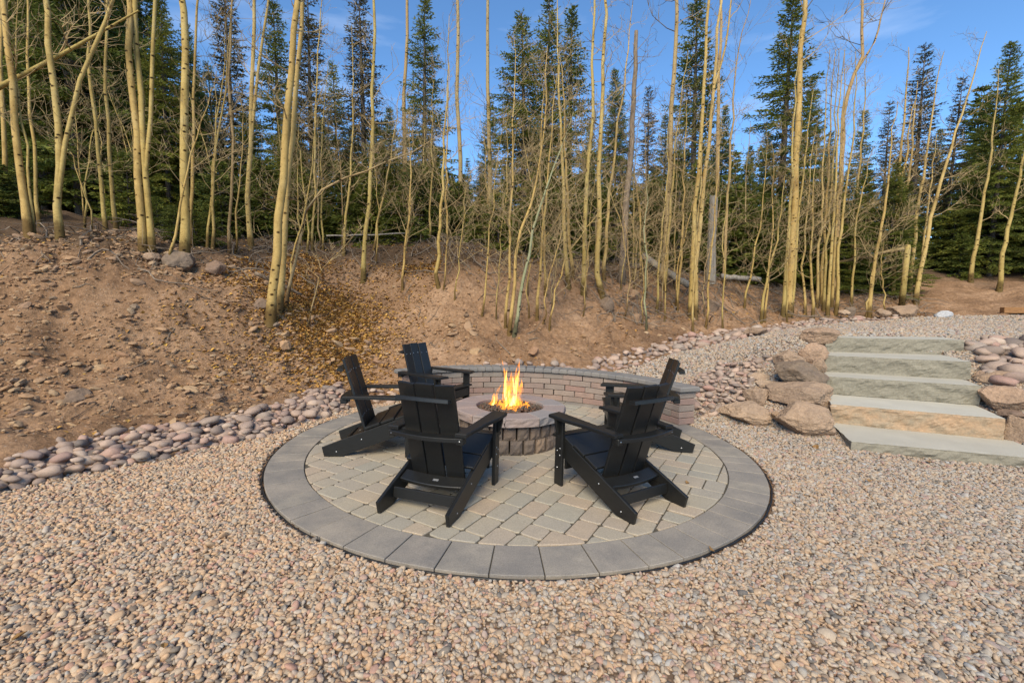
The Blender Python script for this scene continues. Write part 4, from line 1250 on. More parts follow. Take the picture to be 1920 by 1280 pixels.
bz('flat-topped boulder level with the top step at its left', 770, 208, 200, 100, 7.0, M_BOULDER, 109, ratio=.9)
bz('small boulder touching the left end of the third step', 762, 372, 90, 110, 6.2, M_BOULDER, 110)
bz('fist-sized round stone between the two front boulders', 520, 650, 52, 50, 5.55, M_BOULDER, 111, level=3)
bz('small angular rock tucked under the second step corner', 792, 640, 85, 75, 5.5, M_DARKROCK, 112, level=3)
bz('small brown rock behind the large rounded front boulder', 800, 610, 60, 50, 5.75, M_BOULDER, 113, level=3)
bz('low orange-tan slab rock under the mid row, behind the broad boulder', 480, 480, 130, 60, 6.3, M_BOULDER, 114, level=3)
GR = 'boulders right of the stone steps'
bz('brick-shaped tan rock against the right end of the fourth step', 1685, 438, 110, 70, 5.75, M_BOULDER, 121, group=GR, planes=14)
bz('brown boulder below the cobble pile, right of the third step', 1805, 462, 250, 115, 5.6, M_BOULDER, 122, group=GR, ratio=.7)
bz('big tan boulder right of the second step, under the brown one', 1815, 565, 245, 150, 5.2, M_BOULDER, 123, group=GR, ratio=.7)
bz('tall brown boulder at the right frame edge by the bottom steps', 1900, 742, 160, 205, 4.75, M_BOULDER, 124, group=GR, ratio=.8)
bz('thin flat grey rock wedged between the right-hand boulders', 1845, 645, 120, 45, 5.0, M_DARKROCK, 125, group=GR, level=3)
bz('round brown rock cut off by the right frame edge under the cobbles', 1925, 498, 80, 70, 5.6, M_BOULDER, 126, group=GR, level=3)
GT = 'rocks edging the gravel terrace'
bz('flat orange-tan rock on the edge of the sloping gravel path', 415, 178, 135, 45, 9.6, M_BOULDER, 131, group=GT, level=3)
bz('big rounded red-brown boulder at the back of the gravel terrace', 1240, 68, 175, 85, 13.2, M_BOULDER, 132, group=GT, planes=6)
bz('smaller brown boulder left of the big rounded one on the terrace edge', 1125, 76, 80, 45, 13.0, M_BOULDER, 133, group=GT, level=3)
bz('pale grey-white rock lying on the gravel terrace edge', 1466, 86, 85, 42, 12.6, M_PALEROCK, 134, group=GT, level=3)
bz('orange rock among the roots behind the upper cobbles', 908, 76, 62, 32, 13.0, M_BOULDER, 135, group=GT, level=3)
bz('dark blue-grey rock beside the orange rock behind the upper cobbles', 945, 70, 62, 50, 13.3, M_DARKROCK, 136, group=GT, level=3)
bz('small tan rock standing in the lower cobbles near the chair', 255, 245, 60, 40, 8.6, M_BOULDER, 137, group=GT, level=3) if False else None
for k, (x, wz) in enumerate(((1035, 150), (1190, 130), (1330, 120))):
    bz(('low tan stone half buried in gravel behind the top step, ' + ('leftmost', 'middle', 'rightmost')[k] + ' of three'), x, 186, wz, 26, 7.6, M_BOULDER, 140 + k, group='half-buried stones behind the top step', level=3)
GK = 'larger rocks on the bank'
def bk(label, px, py, wpx, hpx, mat, seed, **k):
    p, w = at(px, py + hpx * .3)
    boulder('rock', label, px, py, w, wpx, hpx, mat, seed, group=GK, cat='rock', level=3, sink=.3, **k)
bk('large red-brown boulder on the left brow behind a leaning sapling', 340, 488, 60, 36, M_DARKROCK, 151)
bk('dark grey rock on the left brow right of the red-brown boulder', 403, 500, 38, 26, M_DARKROCK, 152)
bk('flat reddish slab of rock on the left brow above bare soil', 288, 482, 40, 18, M_BOULDER, 153)
bk('grey rock at the foot of the leaning double aspen', 489, 569, 28, 22, M_DARKROCK, 154)
bk('round brown rock on the slope above the right end of the wall', 1136, 569, 33, 28, M_DARKROCK, 155, planes=7)
bk('square tan rock on the slope right of the round brown rock', 1188, 551, 24, 17, M_BANKSTONE, 156)
bk('dark grey rock on the soil below the paired aspens right', 1335, 574, 27, 22, M_DARKROCK, 157)
bk('wide tan stone low on the slope left of the flames', 893, 658, 30, 16, M_BANKSTONE, 158)
bk('tan stone low on the slope right of the flames', 1001, 657, 24, 16, M_BANKSTONE, 159)
bk('tan angular rock on the slope above the upper cobbles', 1193, 596, 24, 18, M_BANKSTONE, 160)
bk('brown rock beside the upper cobbles under thin saplings', 1222, 610, 22, 18, M_BANKSTONE, 161)
bk('dark half-buried lump of rock low on the left bank', 148, 744, 46, 34, M_DARKROCK, 162)
bk('flat dark stone near the left frame edge above the cobbles', 47, 774, 30, 12, M_DARKROCK, 163)
bk('tan flat stone in the middle of the left bank', 190, 687, 30, 12, M_BANKSTONE, 164)
bk('pale tan angular stone near the top of the left bank', 290, 517, 24, 13, M_BANKSTONE, 165)
bk('tan rock on the gully edge left of the leaf litter', 535, 645, 20, 16, M_BANKSTONE, 166)

# ------------------------------------------------------------------ stones, rubble, leaves and sticks on the bank
def bank_points(n, seed, x0=-8.4, x1=12.5, y0=3.5, y1=15.0, wfun=None):
    r_ = np.random.default_rng(seed)
    x = r_.uniform(x0, x1, n); y = r_.uniform(y0, y1, n)
    k = (bank_mask(x, y) > .25) & (np.abs(x) < 1.22 * y + .5)
    x, y = x[k], y[k]
    if wfun is not None:
        k = r_.random(len(x)) < wfun(x, y); x, y = x[k], y[k]
    return x, y
clump = lambda x, y: np.clip(.45 + .7 * fbm(x * .9, y * .9, 3, 77), .05, 1) * np.clip((11.5 - y) / 4, .12, 1)
bx_, by_ = bank_points(22000, 71, wfun=clump)
bx2, by2 = bank_points(26000, 74, -8.2, -.6, 4.0, 9.0, lambda x, y: np.clip(.55 + .6 * fbm(x * 1.3, y * 1.3, 3, 17), .1, 1) * .75)
bx_, by_ = np.r_[bx_, bx2], np.r_[by_, by2]
bsz = np.random.default_rng(72).lognormal(-3.85, .58, len(bx_))
bzz = ground_z(bx_, by_)
BST = []
for i in range(10):
    vf = rock_vf(3000 + i, 1, (1, .8, .5), 8, .22, 1.6, .66); BST.append(mk_mesh('stone', vf[0], vf[1], M_BANKSTONE))
RUB = [rock_vf(3100 + i, 0, (1, .8, .55), 5, .35, 1.6, .7) for i in range(10)]
order = np.argsort(-bsz / np.maximum(by_, 2))
rr = random.Random(73); v_, f_ = [], []
for n, i in enumerate(order):
    s = float(min(bsz[i], .11)); x, y, z = float(bx_[i]), float(by_[i]), float(bzz[i])
    if n < 290:
        link('stone', BST[rr.randrange(10)], ground, (x, y, z + s * .12), (rr.gauss(0, .35), rr.gauss(0, .35), rr.uniform(0, 6.28)), (s * rr.uniform(.9, 1.4), s, s * rr.uniform(.7, 1.2)))
    else:
        v, f = RUB[rr.randrange(10)]; b = len(v_); c, sn = math.cos(i * 1.7), math.sin(i * 1.7)
        v_ += [(x + s * (p[0] * c - p[1] * sn), y + s * (p[0] * sn + p[1] * c), z + s * (p[2] + .1)) for p in v]; f_ += [tuple(k + b for k in t_) for t_ in f]
o = part('rubble', (v_, f_), M_RUBBLE, None); tag(o, 'small broken stones strewn over the earth bank', kind='stuff')

cx2, cy2 = bank_points(15000, 76, -8.2, 9.0, 4.0, 12.0, lambda x, y: np.clip(.5 + .7 * fbm(x * .8, y * .8, 3, 27), .05, 1) * .7)
cs2 = np.random.default_rng(77).lognormal(-3.5, .45, len(cx2)); cz2 = ground_z(cx2, cy2)
v_, f_ = [], []
for i in range(len(cx2)):
    s = float(min(cs2[i], .09)); v, f = RUB[i % 10]; b = len(v_); c, sn = math.cos(i * 2.3), math.sin(i * 2.3)
    x, y, z = float(cx2[i]), float(cy2[i]), float(cz2[i])
    v_ += [(x + s * (p[0] * c - p[1] * sn), y + s * (p[0] * sn + p[1] * c), z + s * (p[2] * .9 - .15)) for p in v]; f_ += [tuple(k + b for k in t_) for t_ in f]
o = part('soil_clods', (v_, f_), M_SOIL, None); tag(o, 'crumbled clods of brown earth on the bank', kind='stuff')

# fallen leaves: thick in the gully, thin elsewhere
gc = at(590, 590)[0]; gc2 = at(640, 650)[0]
def leafw(x, y):
    g = np.exp(-(((x - gc.x) / .75) ** 2 + ((y - gc.y) / 1.0) ** 2)) * 1.3 + np.exp(-(((x - gc2.x) / .6) ** 2 + ((y - gc2.y) / .8) ** 2)) * 1.2
    g = g + .28 * np.clip((x - 2) / 2, 0, 1) * np.clip((base_height(x, y) - .8) / .5, 0, 1)
    return np.clip(g + .05 + .5 * np.clip((base_height(x, y) - 1.75) / .7, 0, 1) * np.clip(.5 + fbm(x, y, 2, 5), 0, 1), 0, 1)
lx_, ly_ = bank_points(60000, 81, y1=17.5, wfun=leafw)
lx2, ly2 = bank_points(60000, 82, gc.x - 1.6, gc.x + 2.2, gc.y - 2.6, gc.y + 2.0, leafw)
lx_, ly_ = np.r_[lx_, lx2], np.r_[ly_, ly2]
lz_ = ground_z(lx_, ly_)
r_ = np.random.default_rng(83); nl = len(lx_)
th = r_.uniform(0, 6.283, nl); sz = r_.uniform(.019, .034, nl)
tx, ty = r_.normal(0, .4, nl), r_.normal(0, .4, nl)
base4 = np.array([(-1, 0, 0), (0, -.8, .25), (1, 0, 0), (0, .8, .25)])
co = np.empty((nl, 4, 3))
for k in range(4):
    a, b, c = base4[k]
    X, Y = (a * np.cos(th) - b * np.sin(th)) * sz, (a * np.sin(th) + b * np.cos(th)) * sz
    co[:, k, 0] = lx_ + X; co[:, k, 1] = ly_ + Y; co[:, k, 2] = lz_ + .012 + c * sz + X * tx + Y * ty
ids = np.arange(nl) * 4
fs = [(i, i + 1, i + 2) for i in ids] + [(i, i + 2, i + 3) for i in ids]
o = part('leaf_litter', (co.reshape(-1, 3).tolist(), fs), M_LEAF, None); tag(o, 'yellow and orange fallen aspen leaves on the bank and forest floor', kind='stuff')
# a few single leaves on the gravel and the pavers
leaf_me = mk_mesh('leaf', [(-.03, 0, .004), (-.012, -.022, .012), (.014, -.018, .009), (.032, 0, .002), (.012, .021, .013), (-.014, .02, .008), (0, 0, 0)], [(0, 1, 6), (1, 2, 6), (2, 3, 6), (3, 4, 6), (4, 5, 6), (5, 0, 6)], M_LEAF)
for px, py, sc, lab in ((38, 1195, 1.0, 'yellow leaf on the gravel at the bottom left of the picture'), (308, 1217, .6, 'small brown leaf on the gravel near the bottom edge'),
                        (1333, 1031, .9, 'orange leaf on the gravel touching the black edging at right'), (1288, 905, .8, 'brown leaf on the pavers by the right chair foot'),
                        (1530, 840, 1.3, 'curled orange leaf on the gravel below the large boulder'), (484, 884, .8, 'small yellow leaf on gravel by the left patio edge'), (1630, 902, .8, 'yellow leaf on the gravel in front of the steps'),
                        (1740, 868, 1.0, 'brown leaf lying on the gravel against the bottom step')):
    p = on_plane(px, py, 0); z = gz(p.x, p.y) + .03 if math.hypot(p.x - PC.x, p.y - PC.y) > 2.32 else plane_z(p.x) + .003
    o = link('leaf', leaf_me, None, (p.x, p.y, z), (rng.gauss(0, .25), rng.gauss(0, .25), rng.uniform(0, 6)), sc)
    tag(o, lab, 'leaf', 'single fallen leaves')
# sticks and roots
T = Tubes(); rr = random.Random(91)
sx_, sy_ = bank_points(9500, 92, y1=17, wfun=lambda x, y: np.where(x > 2, np.clip((base_height(x, y) - .75) / .6, .05, 1), np.clip((base_height(x, y) - 1.2) / 1.5, .05, 1)) * .62)
for x, y in zip(sx_, sy_):
    L = rr.uniform(.08, .5) * (1 + .8 * (rr.random() < .12)); a = rr.uniform(0, 6.28); n = 4; pts = []; a2 = a
    x1, y1 = float(x), float(y); up = rr.random() < .3
    for k in range(n + 1):
        pts.append((x1, y1, gz(x1, y1) + .012 + (k / n * L * rr.uniform(.2, .7) if up else rr.uniform(0, .02))))
        a2 += rr.gauss(0, .4); x1 += math.cos(a2) * L / n; y1 += math.sin(a2) * L / n
    r0 = rr.uniform(.004, .010) * (1.8 if rr.random() < .14 else 1)
    T.add(pts, [r0, r0, r0 * .8, r0 * .6, r0 * .3], 3)
# larger dead branches and roots, heaped along the brow and thickest at right
for x, y in zip(*bank_points(2600, 93, y1=16, wfun=lambda x, y: np.where(x > 1.5, np.clip((base_height(x, y) - .7) / .5, 0, 1) * .75, np.clip((base_height(x, y) - 1.7) / .6, 0, 1) * .35))):
    L = rr.uniform(.35, 1.5); a2 = rr.uniform(0, 6.28); n = 6; pts = []; x1, y1 = float(x), float(y); lift = rr.uniform(.0, .22); bow = rr.uniform(.0, .18)
    for k in range(n + 1):
        pts.append((x1, y1, gz(x1, y1) + .015 + lift * k / n + bow * math.sin(math.pi * k / n)))
        a2 += rr.gauss(0, .32); x1 += math.cos(a2) * L / n; y1 += math.sin(a2) * L / n
    r0 = rr.uniform(.006, .02)
    T.add(pts, [r0 * (1 - .11 * k) for k in range(n + 1)], 4)
    if rr.random() < .6:
        q = pts[3]; a3 = a2 + rr.choice((-1, 1)) * rr.uniform(.5, 1.1)
        T.add([q, (q[0] + math.cos(a3) * L * .2, q[1] + math.sin(a3) * L * .2, q[2] + .05), (q[0] + math.cos(a3) * L * .38, q[1] + math.sin(a3) * L * .38, q[2] + .07)], [r0 * .6, r0 * .45, r0 * .2], 3)
o = part('fallen_twigs', T.vf(), M_TWIG, None); tag(o, 'dead twigs and roots strewn along the top of the bank', kind='stuff')

# timber beam at the right edge of the terrace
A, B = pw(1879, 577, 13.0), pw(1990, 573, 12.6)
o = part('timber_beam', rbox((B - A).length, .2, .17, .01), M_TIMBER, None, loc=((A.x + B.x) / 2, (A.y + B.y) / 2, min(gz(A.x, A.y), gz(B.x, B.y)) - .0), rot=(0, 0, math.atan2(B.y - A.y, B.x - A.x)))
tag(o, 'brown squared timber beam at the right edge of the gravel terrace', 'beam')

# ------------------------------------------------------------------ bare aspens
def smooth_path(pts, n):
    """Catmull-Rom through pts, n samples"""
    P = [pts[0] * 2 - pts[1]] + pts + [pts[-1] * 2 - pts[-2]]
    L = [0]
    for a, b in zip(pts, pts[1:]): L.append(L[-1] + (b - a).length)
    out = []
    for k in range(n + 1):
        s = L[-1] * k / n; i = 0
        while i < len(pts) - 2 and s > L[i + 1]: i += 1
        t = (s - L[i]) / max(L[i + 1] - L[i], 1e-6)
        p0, p1, p2, p3 = P[i], P[i + 1], P[i + 2], P[i + 3]
        out.append(.5 * ((2 * p1) + (p2 - p0) * t + (2 * p0 - 5 * p1 + 4 * p2 - p3) * t * t + (3 * p1 - p0 - 3 * p2 + p3) * t ** 3))
    return out, L[-1]

def grow_branch(T, o, d, L, r0, rr, depth=0, upturn=.5, wig=.15, n=5, subs=4):
    pts = [o]; p = Vector(o); d = d.normalized()
    for k in range(n):
        d = (d + Vector((rr.gauss(0, wig), rr.gauss(0, wig), rr.gauss(0, wig) + upturn / n))).normalized()
        p = p + d * (L / n); pts.append(p.copy())
        if depth < 2 and k >= 1:
            for _ in range(subs if depth == 0 else 1):
                if rr.random() < (.62 if depth == 0 else .5):
                    side = d.cross(Vector((rr.gauss(0, 1), rr.gauss(0, 1), rr.gauss(0, 1)))).normalized()
                    grow_branch(T, p.copy(), d * .7 + side * .8, L * rr.uniform(.25, .5), r0 * .55, rr, depth + 1, upturn * .8, wig, 3, 1)
    T.add(pts, [max(r0 * (1 - .75 * i / n), .0026) for i in range(n + 1)], 3)

ASPENS = []
def aspen(pxs, wpx, H=9.0, w=None, mat=None, nb=14, b0=.35, blen=1.0, fork=None, seed=None, twmat=None, label=None, sub=3, flare=1.3, kind=None, name='aspen_tree'):
    seed = len(ASPENS) * 7 + 13 if seed is None else seed
    rr = random.Random(seed)
    if w is None:
        base, w = at(*pxs[0], 24)
    else:
        q = pw(pxs[0][0], pxs[0][1], w); base = Vector((q.x, q.y, 0))
    base.z = gz(base.x, base.y) - .05
    if pxs[-1][1] > 45 and wpx < 11.5:
        H = max(1.6, pw(*pxs[-1], w).z - base.z + .5)
    P = [base] + [pw(x, y, w * (1 + rr.uniform(-.006, .006))) for x, y in pxs[1:]]
    P = [P[0]] + [p for p in P[1:] if p.z > base.z + .15]
    d = (P[-1] - P[-2]).normalized() if len(P) > 1 else Vector((0, 0, 1))
    while P[-1].z - base.z < H:
        d = (d + Vector((rr.gauss(0, .05), rr.gauss(0, .05), .10))).normalized()
        P.append(P[-1] + d * .9)
    P = [p - base for p in P]
    ns = 16 if H > 5 else 11
    path, L = smooth_path(P, ns)
    wob = .018 if H > 5 else .02
    path = [p + Vector((rr.gauss(0, wob), rr.gauss(0, wob), 0)) if 0 < i < ns else p for i, p in enumerate(path)]
    r0 = wpx / 2 * w / FPX * .82
    taper = .72 if H > 9 else .86
    rads = [max(r0 * (1 - taper * i / ns), .004) for i in range(ns + 1)]; rads[0] *= flare; 
    root = link(name, None, None, base); root.empty_display_size = .1
    T = Tubes(); T.add([tuple(p) for p in path], rads, 8 if wpx > 8 else 6)
    if fork:
        t0 = fork[0]; i0 = int(t0 * ns); FP = [path[i0]] + [pw(x, y, w) - base for x, y in fork[1]]
        dd = (FP[-1] - FP[-2]).normalized()
        while FP[-1].z < H * .95:
            dd = (dd + Vector((0, 0, .1))).normalized(); FP.append(FP[-1] + dd * .9)
        fp, fl = smooth_path(FP, 9)
        T.add([tuple(p) for p in fp], [max(rads[i0] * .75 * (1 - .75 * i / 9), .004) for i in range(10)], 6)
    else: fp = None
    m = mat or M_ASPEN
    part('trunk', T.vf(), m, root, True)
    B = Tubes(); nb = int(nb * .95)
    for k in range(nb):
        t = b0 + (1 - b0) * (k + rr.random()) / nb
        use = fp if fp and rr.random() < .4 else path
        i = min(int(t * (len(use) - 1)), len(use) - 2); f = t * (len(use) - 1) - i
        o = use[i].lerp(use[i + 1], f)
        a = rr.uniform(0, 6.283); el = rr.uniform(.1, .9)
        dr = Vector((math.cos(a) * math.cos(el), math.sin(a) * math.cos(el), math.sin(el)))
        Lb = blen * rr.uniform(.5, 1.25) * (1.15 - .65 * t)
        grow_branch(B, o, dr, Lb, min(max(rads[min(i, ns)] * .3, .0055), .016), rr, 0, .6, .15, 5, sub)
    if B.v: part('crown', B.vf(), twmat or M_AGROUND, root)
    root['group'] = 'bare aspens on the bank'
    root['category'] = 'tree'
    ASPENS.append([root, pxs[0][0], wpx, w, label, kind or ('tan' if m is M_ASPEN_TAN else 'grey' if m is M_ASPEN_GREY else 'yellow')])
    return root
TANB = dict(mat=M_ASPEN_TAN, twmat=M_GREYTWIG)
# left bank
aspen([(10, 392), (7, 225), (3, 40), (0, 0)], 10, 9, w=9.6)
aspen([(54, 438), (45, 375), (28, 225), (12, 80), (2, 0)], 15, 10, label='thick aspen near the left frame edge curving up and left', nb=10, b0=.5)
aspen([(64, 437), (55, 350), (42, 240), (32, 130), (28, 60)], 7, 7)
aspen([(75, 420), (62, 250), (53, 75), (50, 0)], 8, 9, w=9.0)
aspen([(113, 444), (108, 330), (101, 150), (90, 60), (82, 0)], 15, 10, fork=(.12, [(120, 280), (150, 150), (190, 60), (205, 20)]), label='forked aspen on the left brow with one limb leaning right', nb=14)
aspen([(172, 440), (160, 370), (140, 300), (116, 268)], 4, 3.2)
aspen([(157, 415), (168, 300), (178, 240)], 5, 4, w=9.2)
aspen([(199, 434), (190, 330), (172, 150), (169, 0)], 9, 9, w=8.9)
aspen([(219, 430), (205, 280), (200, 150), (201, 0)], 9, 9, w=9.2)
aspen([(268, 468), (262, 350), (250, 200), (244, 100), (240, 0)], 16, 11, label='left stem of the thick aspen clump on the left brow', nb=9, b0=.5)
aspen([(286, 471), (274, 330), (262, 150), (254, 0)], 14, 11, label='right stem of the thick aspen clump on the left brow', nb=9, b0=.5, fork=(.13, [(282, 240), (286, 100), (291, 0)]))
aspen([(344, 458), (342, 300), (346, 150), (343, 0)], 19, 11, w=8.1, label='thickest upright aspen right of the clump on the left brow', nb=10, b0=.45)
aspen([(357, 442), (360, 300), (362, 120), (375, 0)], 8, 9, w=8.8)
aspen([(314, 500), (326, 430), (338, 380), (352, 322), (370, 260)], 7, 3.4, label='thin sapling leaning right in front of the red-brown boulder', nb=14, b0=.45, blen=.8)
aspen([(389, 474), (396, 350), (408, 230), (420, 120)], 6, 6, nb=18, b0=.2)
aspen([(399, 477), (404, 330), (418, 180), (428, 90)], 7, 6.5, nb=18, b0=.2)
aspen([(430, 470), (434, 300), (430, 150), (435, 0)], 7, 9, w=9.4, **TANB)
aspen([(472, 466), (466, 350), (474, 200), (477, 0)], 12, 10, fork=(.3, [(482, 150), (493, 70), (504, 0)]), label='two-limbed aspen left of the leaning double aspen', nb=14)
aspen([(441, 470), (448, 360), (455, 260)], 5, 5, nb=16, b0=.2)
aspen([(506, 606), (515, 480), (530, 330), (545, 150), (556, 0)], 21, 10, label='left trunk of the large leaning double aspen low on the left bank', nb=12, b0=.35)
aspen([(522, 590), (534, 440), (548, 270), (560, 100), (569, 0)], 15, 10, label='right trunk of the large leaning double aspen low on the left bank', nb=16, b0=.3)
aspen([(535, 575), (552, 500), (562, 440), (590, 370), (640, 335), (690, 320)], 8, 3.6, mat=M_ASPEN_TAN, nb=22, b0=.3, blen=.9, label='tan sapling bending far right from the double aspen base', sub=4)
aspen([(548, 560), (552, 480), (575, 380), (590, 250)], 5, 4.5, nb=22, b0=.2)
aspen([(572, 620), (590, 560), (610, 500), (640, 470)], 4, 2.2, nb=14, b0=.3, blen=.6, mat=M_ASPEN_TAN, label='thin tan shoot rising over the leaf litter in the gully')
aspen([(585, 440), (590, 300), (594, 150), (600, 20)], 6, 7, w=11, nb=20, b0=.2)
aspen([(604, 430), (602, 300), (608, 180)], 5, 6, w=11.2, nb=20, b0=.2)
# middle
aspen([(645, 486), (650, 400), (660, 250), (663, 120)], 7, 7, nb=18, b0=.25)
aspen([(681, 527), (688, 440), (697, 320), (700, 150), (701, 0)], 11, 9.5, nb=20, b0=.25, label='straight aspen on the slope above the left end of the wall')
aspen([(700, 470), (712, 400), (735, 280), (742, 230)], 6, 6, w=11.2, nb=16, b0=.25)
aspen([(755, 545), (757, 480), (766, 400), (772, 320)], 6, 4.6, nb=22, b0=.25)
aspen([(770, 460), (762, 330), (757, 225), (764, 0)], 11, 13, w=14.5, nb=14, b0=.55, blen=1.8, **TANB, label='tall tan aspen trunk against sky, left of centre')
aspen([(823, 542), (820, 520), (822, 480), (828, 380), (834, 244), (842, 112)], 9, 7.5, nb=26, b0=.25, label='aspen with a hooked base on the slope left of centre')
aspen([(831, 545), (838, 470), (862, 420), (890, 380)], 4, 3.2, nb=18, b0=.2)
aspen([(865, 440), (862, 300), (858, 150), (857, 0)], 11, 14, w=14.0, nb=12, b0=.6, blen=1.8, **TANB, label='tall straight tan aspen trunk against sky at the centre')
aspen([(918, 440), (918, 292), (914, 150), (916, 0)], 11, 14, w=15, nb=14, b0=.55, blen=2.0, **TANB, label='tall slightly curved tan aspen trunk right of centre')
aspen([(806, 455), (808, 300), (812, 200)], 5, 6, w=12, nb=18, b0=.2)
aspen([(840, 455), (836, 330), (842, 180)], 6, 6, w=12, nb=18, b0=.2)
aspen([(853, 590 - 20), (858, 500), (868, 420)], 4, 3.5, nb=16, b0=.25)
aspen([(903, 590), (912, 500), (925, 380), (935, 300)], 5, 4.5, nb=24, b0=.2)
aspen([(948, 616), (952, 540), (957, 420), (962, 260), (967, 150)], 8, 6.5, nb=24, b0=.25, label='straight yellow sapling directly behind the flames')
aspen([(954, 626), (964, 540), (975, 440), (1000, 360), (1014, 290), (1024, 180)], 9, 6.2, nb=24, b0=.25, label='sapling swinging right from the shared base behind the flames')
aspen([(963, 629), (975, 560), (986, 500), (1010, 400), (1030, 330), (1048, 290)], 9, 4.8, mat=M_ASPEN_GREY, nb=16, b0=.4, label='grey-green sapling leaning right behind the flames')
aspen([(1007, 606), (1012, 520), (1018, 420), (1030, 300), (1040, 200)], 8, 6, nb=24, b0=.2)
aspen([(1022, 560), (1022, 450), (1012, 330), (1018, 200)], 7, 6.5, nb=20, b0=.2)
aspen([(1017, 615), (1024, 560), (1034, 490), (1050, 440)], 4, 3.4, nb=20, b0=.2)
aspen([(1030, 620), (1042, 550), (1062, 480), (1100, 430)], 5, 3.5, nb=20, b0=.2)
aspen([(1066, 538), (1062, 480), (1055, 330), (1050, 200), (1046, 60)], 11, 9, nb=22, b0=.3, label='left of two close aspens on the brow right of centre')
aspen([(1074, 520), (1068, 450), (1060, 300), (1055, 150)], 9, 8, w=11.2, nb=20, b0=.3, label='right of two close aspens on the brow right of centre')
aspen([(1094, 556), (1097, 480), (1100, 380), (1107, 244), (1112, 100), (1114, 0)], 12, 9, nb=24, b0=.3, label='upright aspen on the slope above the right part of the wall')
aspen([(1131, 555), (1120, 510), (1121, 460), (1127, 225), (1134, 90), (1136, 0)], 13, 9.5, nb=24, b0=.3, label='aspen with a blackened base above the round brown rock')
aspen([(1133, 500), (1140, 400), (1155, 260), (1168, 180), (1178, 60)], 9, 8.5, w=11.5, nb=22, b0=.25)
aspen([(1118, 480), (1122, 350), (1130, 250)], 5, 6, w=12, mat=M_ASPEN_TAN, nb=16)
# right
aspen([(1212, 622), (1210, 540), (1208, 470), (1210, 400)], 5, 4.2, nb=24, b0=.3, mat=M_ASPEN_GREY, label='thin pale grey sapling standing at the cobble edge')
aspen([(1231, 580), (1236, 500), (1248, 380), (1252, 280)], 6, 5.5, nb=20, b0=.25)
aspen([(1246, 600), (1246, 520), (1250, 430)], 4, 4, nb=16, b0=.25)
aspen([(1240, 506), (1249, 440), (1255, 330), (1262, 187), (1267, 60), (1268, 0)], 14, 13, w=12.5, nb=14, b0=.5, blen=1.7, label='thick tan aspen left of the grey stump, rising past the frame', **TANB)
aspen([(1248, 505), (1256, 400), (1268, 280), (1280, 160)], 8, 8, w=12.3, nb=22, b0=.25)
aspen([(1268, 580), (1276, 490), (1282, 360), (1285, 250)], 7, 6.5, nb=24, b0=.25)
aspen([(1295, 597), (1298, 480), (1308, 330), (1316, 240), (1325, 75), (1328, 0)], 12, 11, nb=20, b0=.3, label='left of the tall aspen pair beside the grey stump')
aspen([(1303, 594), (1307, 476), (1322, 320), (1337, 187), (1346, 60), (1352, 0)], 11, 11, nb=20, b0=.3, fork=(.5, [(1360, 90), (1371, 0)]), label='right of the tall aspen pair beside the grey stump')
aspen([(1342, 470), (1346, 225), (1350, 80), (1352, 0)], 11, 14, w=16, nb=10, b0=.6, blen=1.8, **TANB)
aspen([(1359, 505), (1362, 420), (1370, 262), (1378, 160), (1382, 100), (1394, 50)], 8, 9.5, w=13.5, nb=16, b0=.45, blen=1.6, **TANB, label='crooked tan-brown aspen with few limbs right of the grey stump')
aspen([(1396, 575), (1410, 500), (1426, 420), (1436, 300)], 5, 5, nb=22, b0=.2)
aspen([(1428, 596), (1436, 540), (1452, 470), (1466, 380)], 7, 5, nb=22, b0=.2)
aspen([(1434, 597), (1440, 530), (1446, 470), (1450, 330)], 5, 5, nb=20, b0=.2)
aspen([(1468, 594), (1474, 500), (1482, 380), (1488, 225), (1496, 120)], 9, 8.5, nb=22, b0=.3)
aspen([(1477, 592), (1484, 476), (1494, 262), (1501, 94), (1510, 0)], 18, 13, nb=16, b0=.5, blen=2.0, label='thickest aspen of the right half, rising straight out of frame')
aspen([(1484, 590), (1492, 480), (1505, 340), (1516, 230)], 8, 7, nb=20, b0=.3)
aspen([(1510, 590), (1506, 500), (1512, 400), (1520, 300)], 6, 5.5, nb=22, b0=.2)
aspen([(1524, 596), (1522, 500), (1524, 420), (1526, 330)], 7, 5.5, nb=22, b0=.2)
for k, (x, tx, w_) in enumerate(((1534, 1546, 13.6), (1541, 1556, 13.9), (1548, 1564, 13.4), (1556, 1572, 13.0), (1563, 1578, 13.8), (1571, 1600, 13.2))):
    aspen([(x, 520), (x + 3, 450), ((x + tx) / 2 + 3, 360), (tx, 240), (tx + 6, 150)], 8 if k % 2 else 7, 8, w=w_, nb=22, b0=.25)
aspen([(1566, 480), (1574, 380), (1578, 280), (1582, 210), (1592, 155), (1606, 135), (1620, 118), (1614, 85), (1616, 40), (1617, 0)], 13, 10.5, w=14.5, nb=16, b0=.5, blen=2.0, mat=M_ASPEN_TAN, twmat=M_GREYTWIG, fork=(.68, [(1640, 78), (1650, 40), (1660, 0)]), label='crooked forked aspen with an S-bend high against the sky')
aspen([(1589, 550), (1596, 480), (1606, 360), (1618, 250), (1622, 160)], 8, 8, nb=24, b0=.25)
aspen([(1600, 520), (1606, 430), (1622, 330)], 6, 6, w=14, nb=22, b0=.2)
aspen([(1630, 592), (1640, 500), (1650, 440), (1664, 350), (1672, 250)], 9, 7, nb=24, b0=.25, label='leaning aspen rising beside the big terrace boulder')
aspen([(1623, 592), (1632, 540), (1644, 480)], 5, 4.5, nb=16, b0=.3)
aspen([(1661, 590), (1656, 540), (1654, 500)], 4, 3.6, nb=16, b0=.3)
aspen([(1667, 552), (1672, 470), (1680, 380), (1692, 262), (1700, 140)], 10, 9, nb=24, b0=.25)
aspen([(1675, 560), (1678, 470), (1690, 350), (1706, 240)], 9, 8, nb=24, b0=.25)
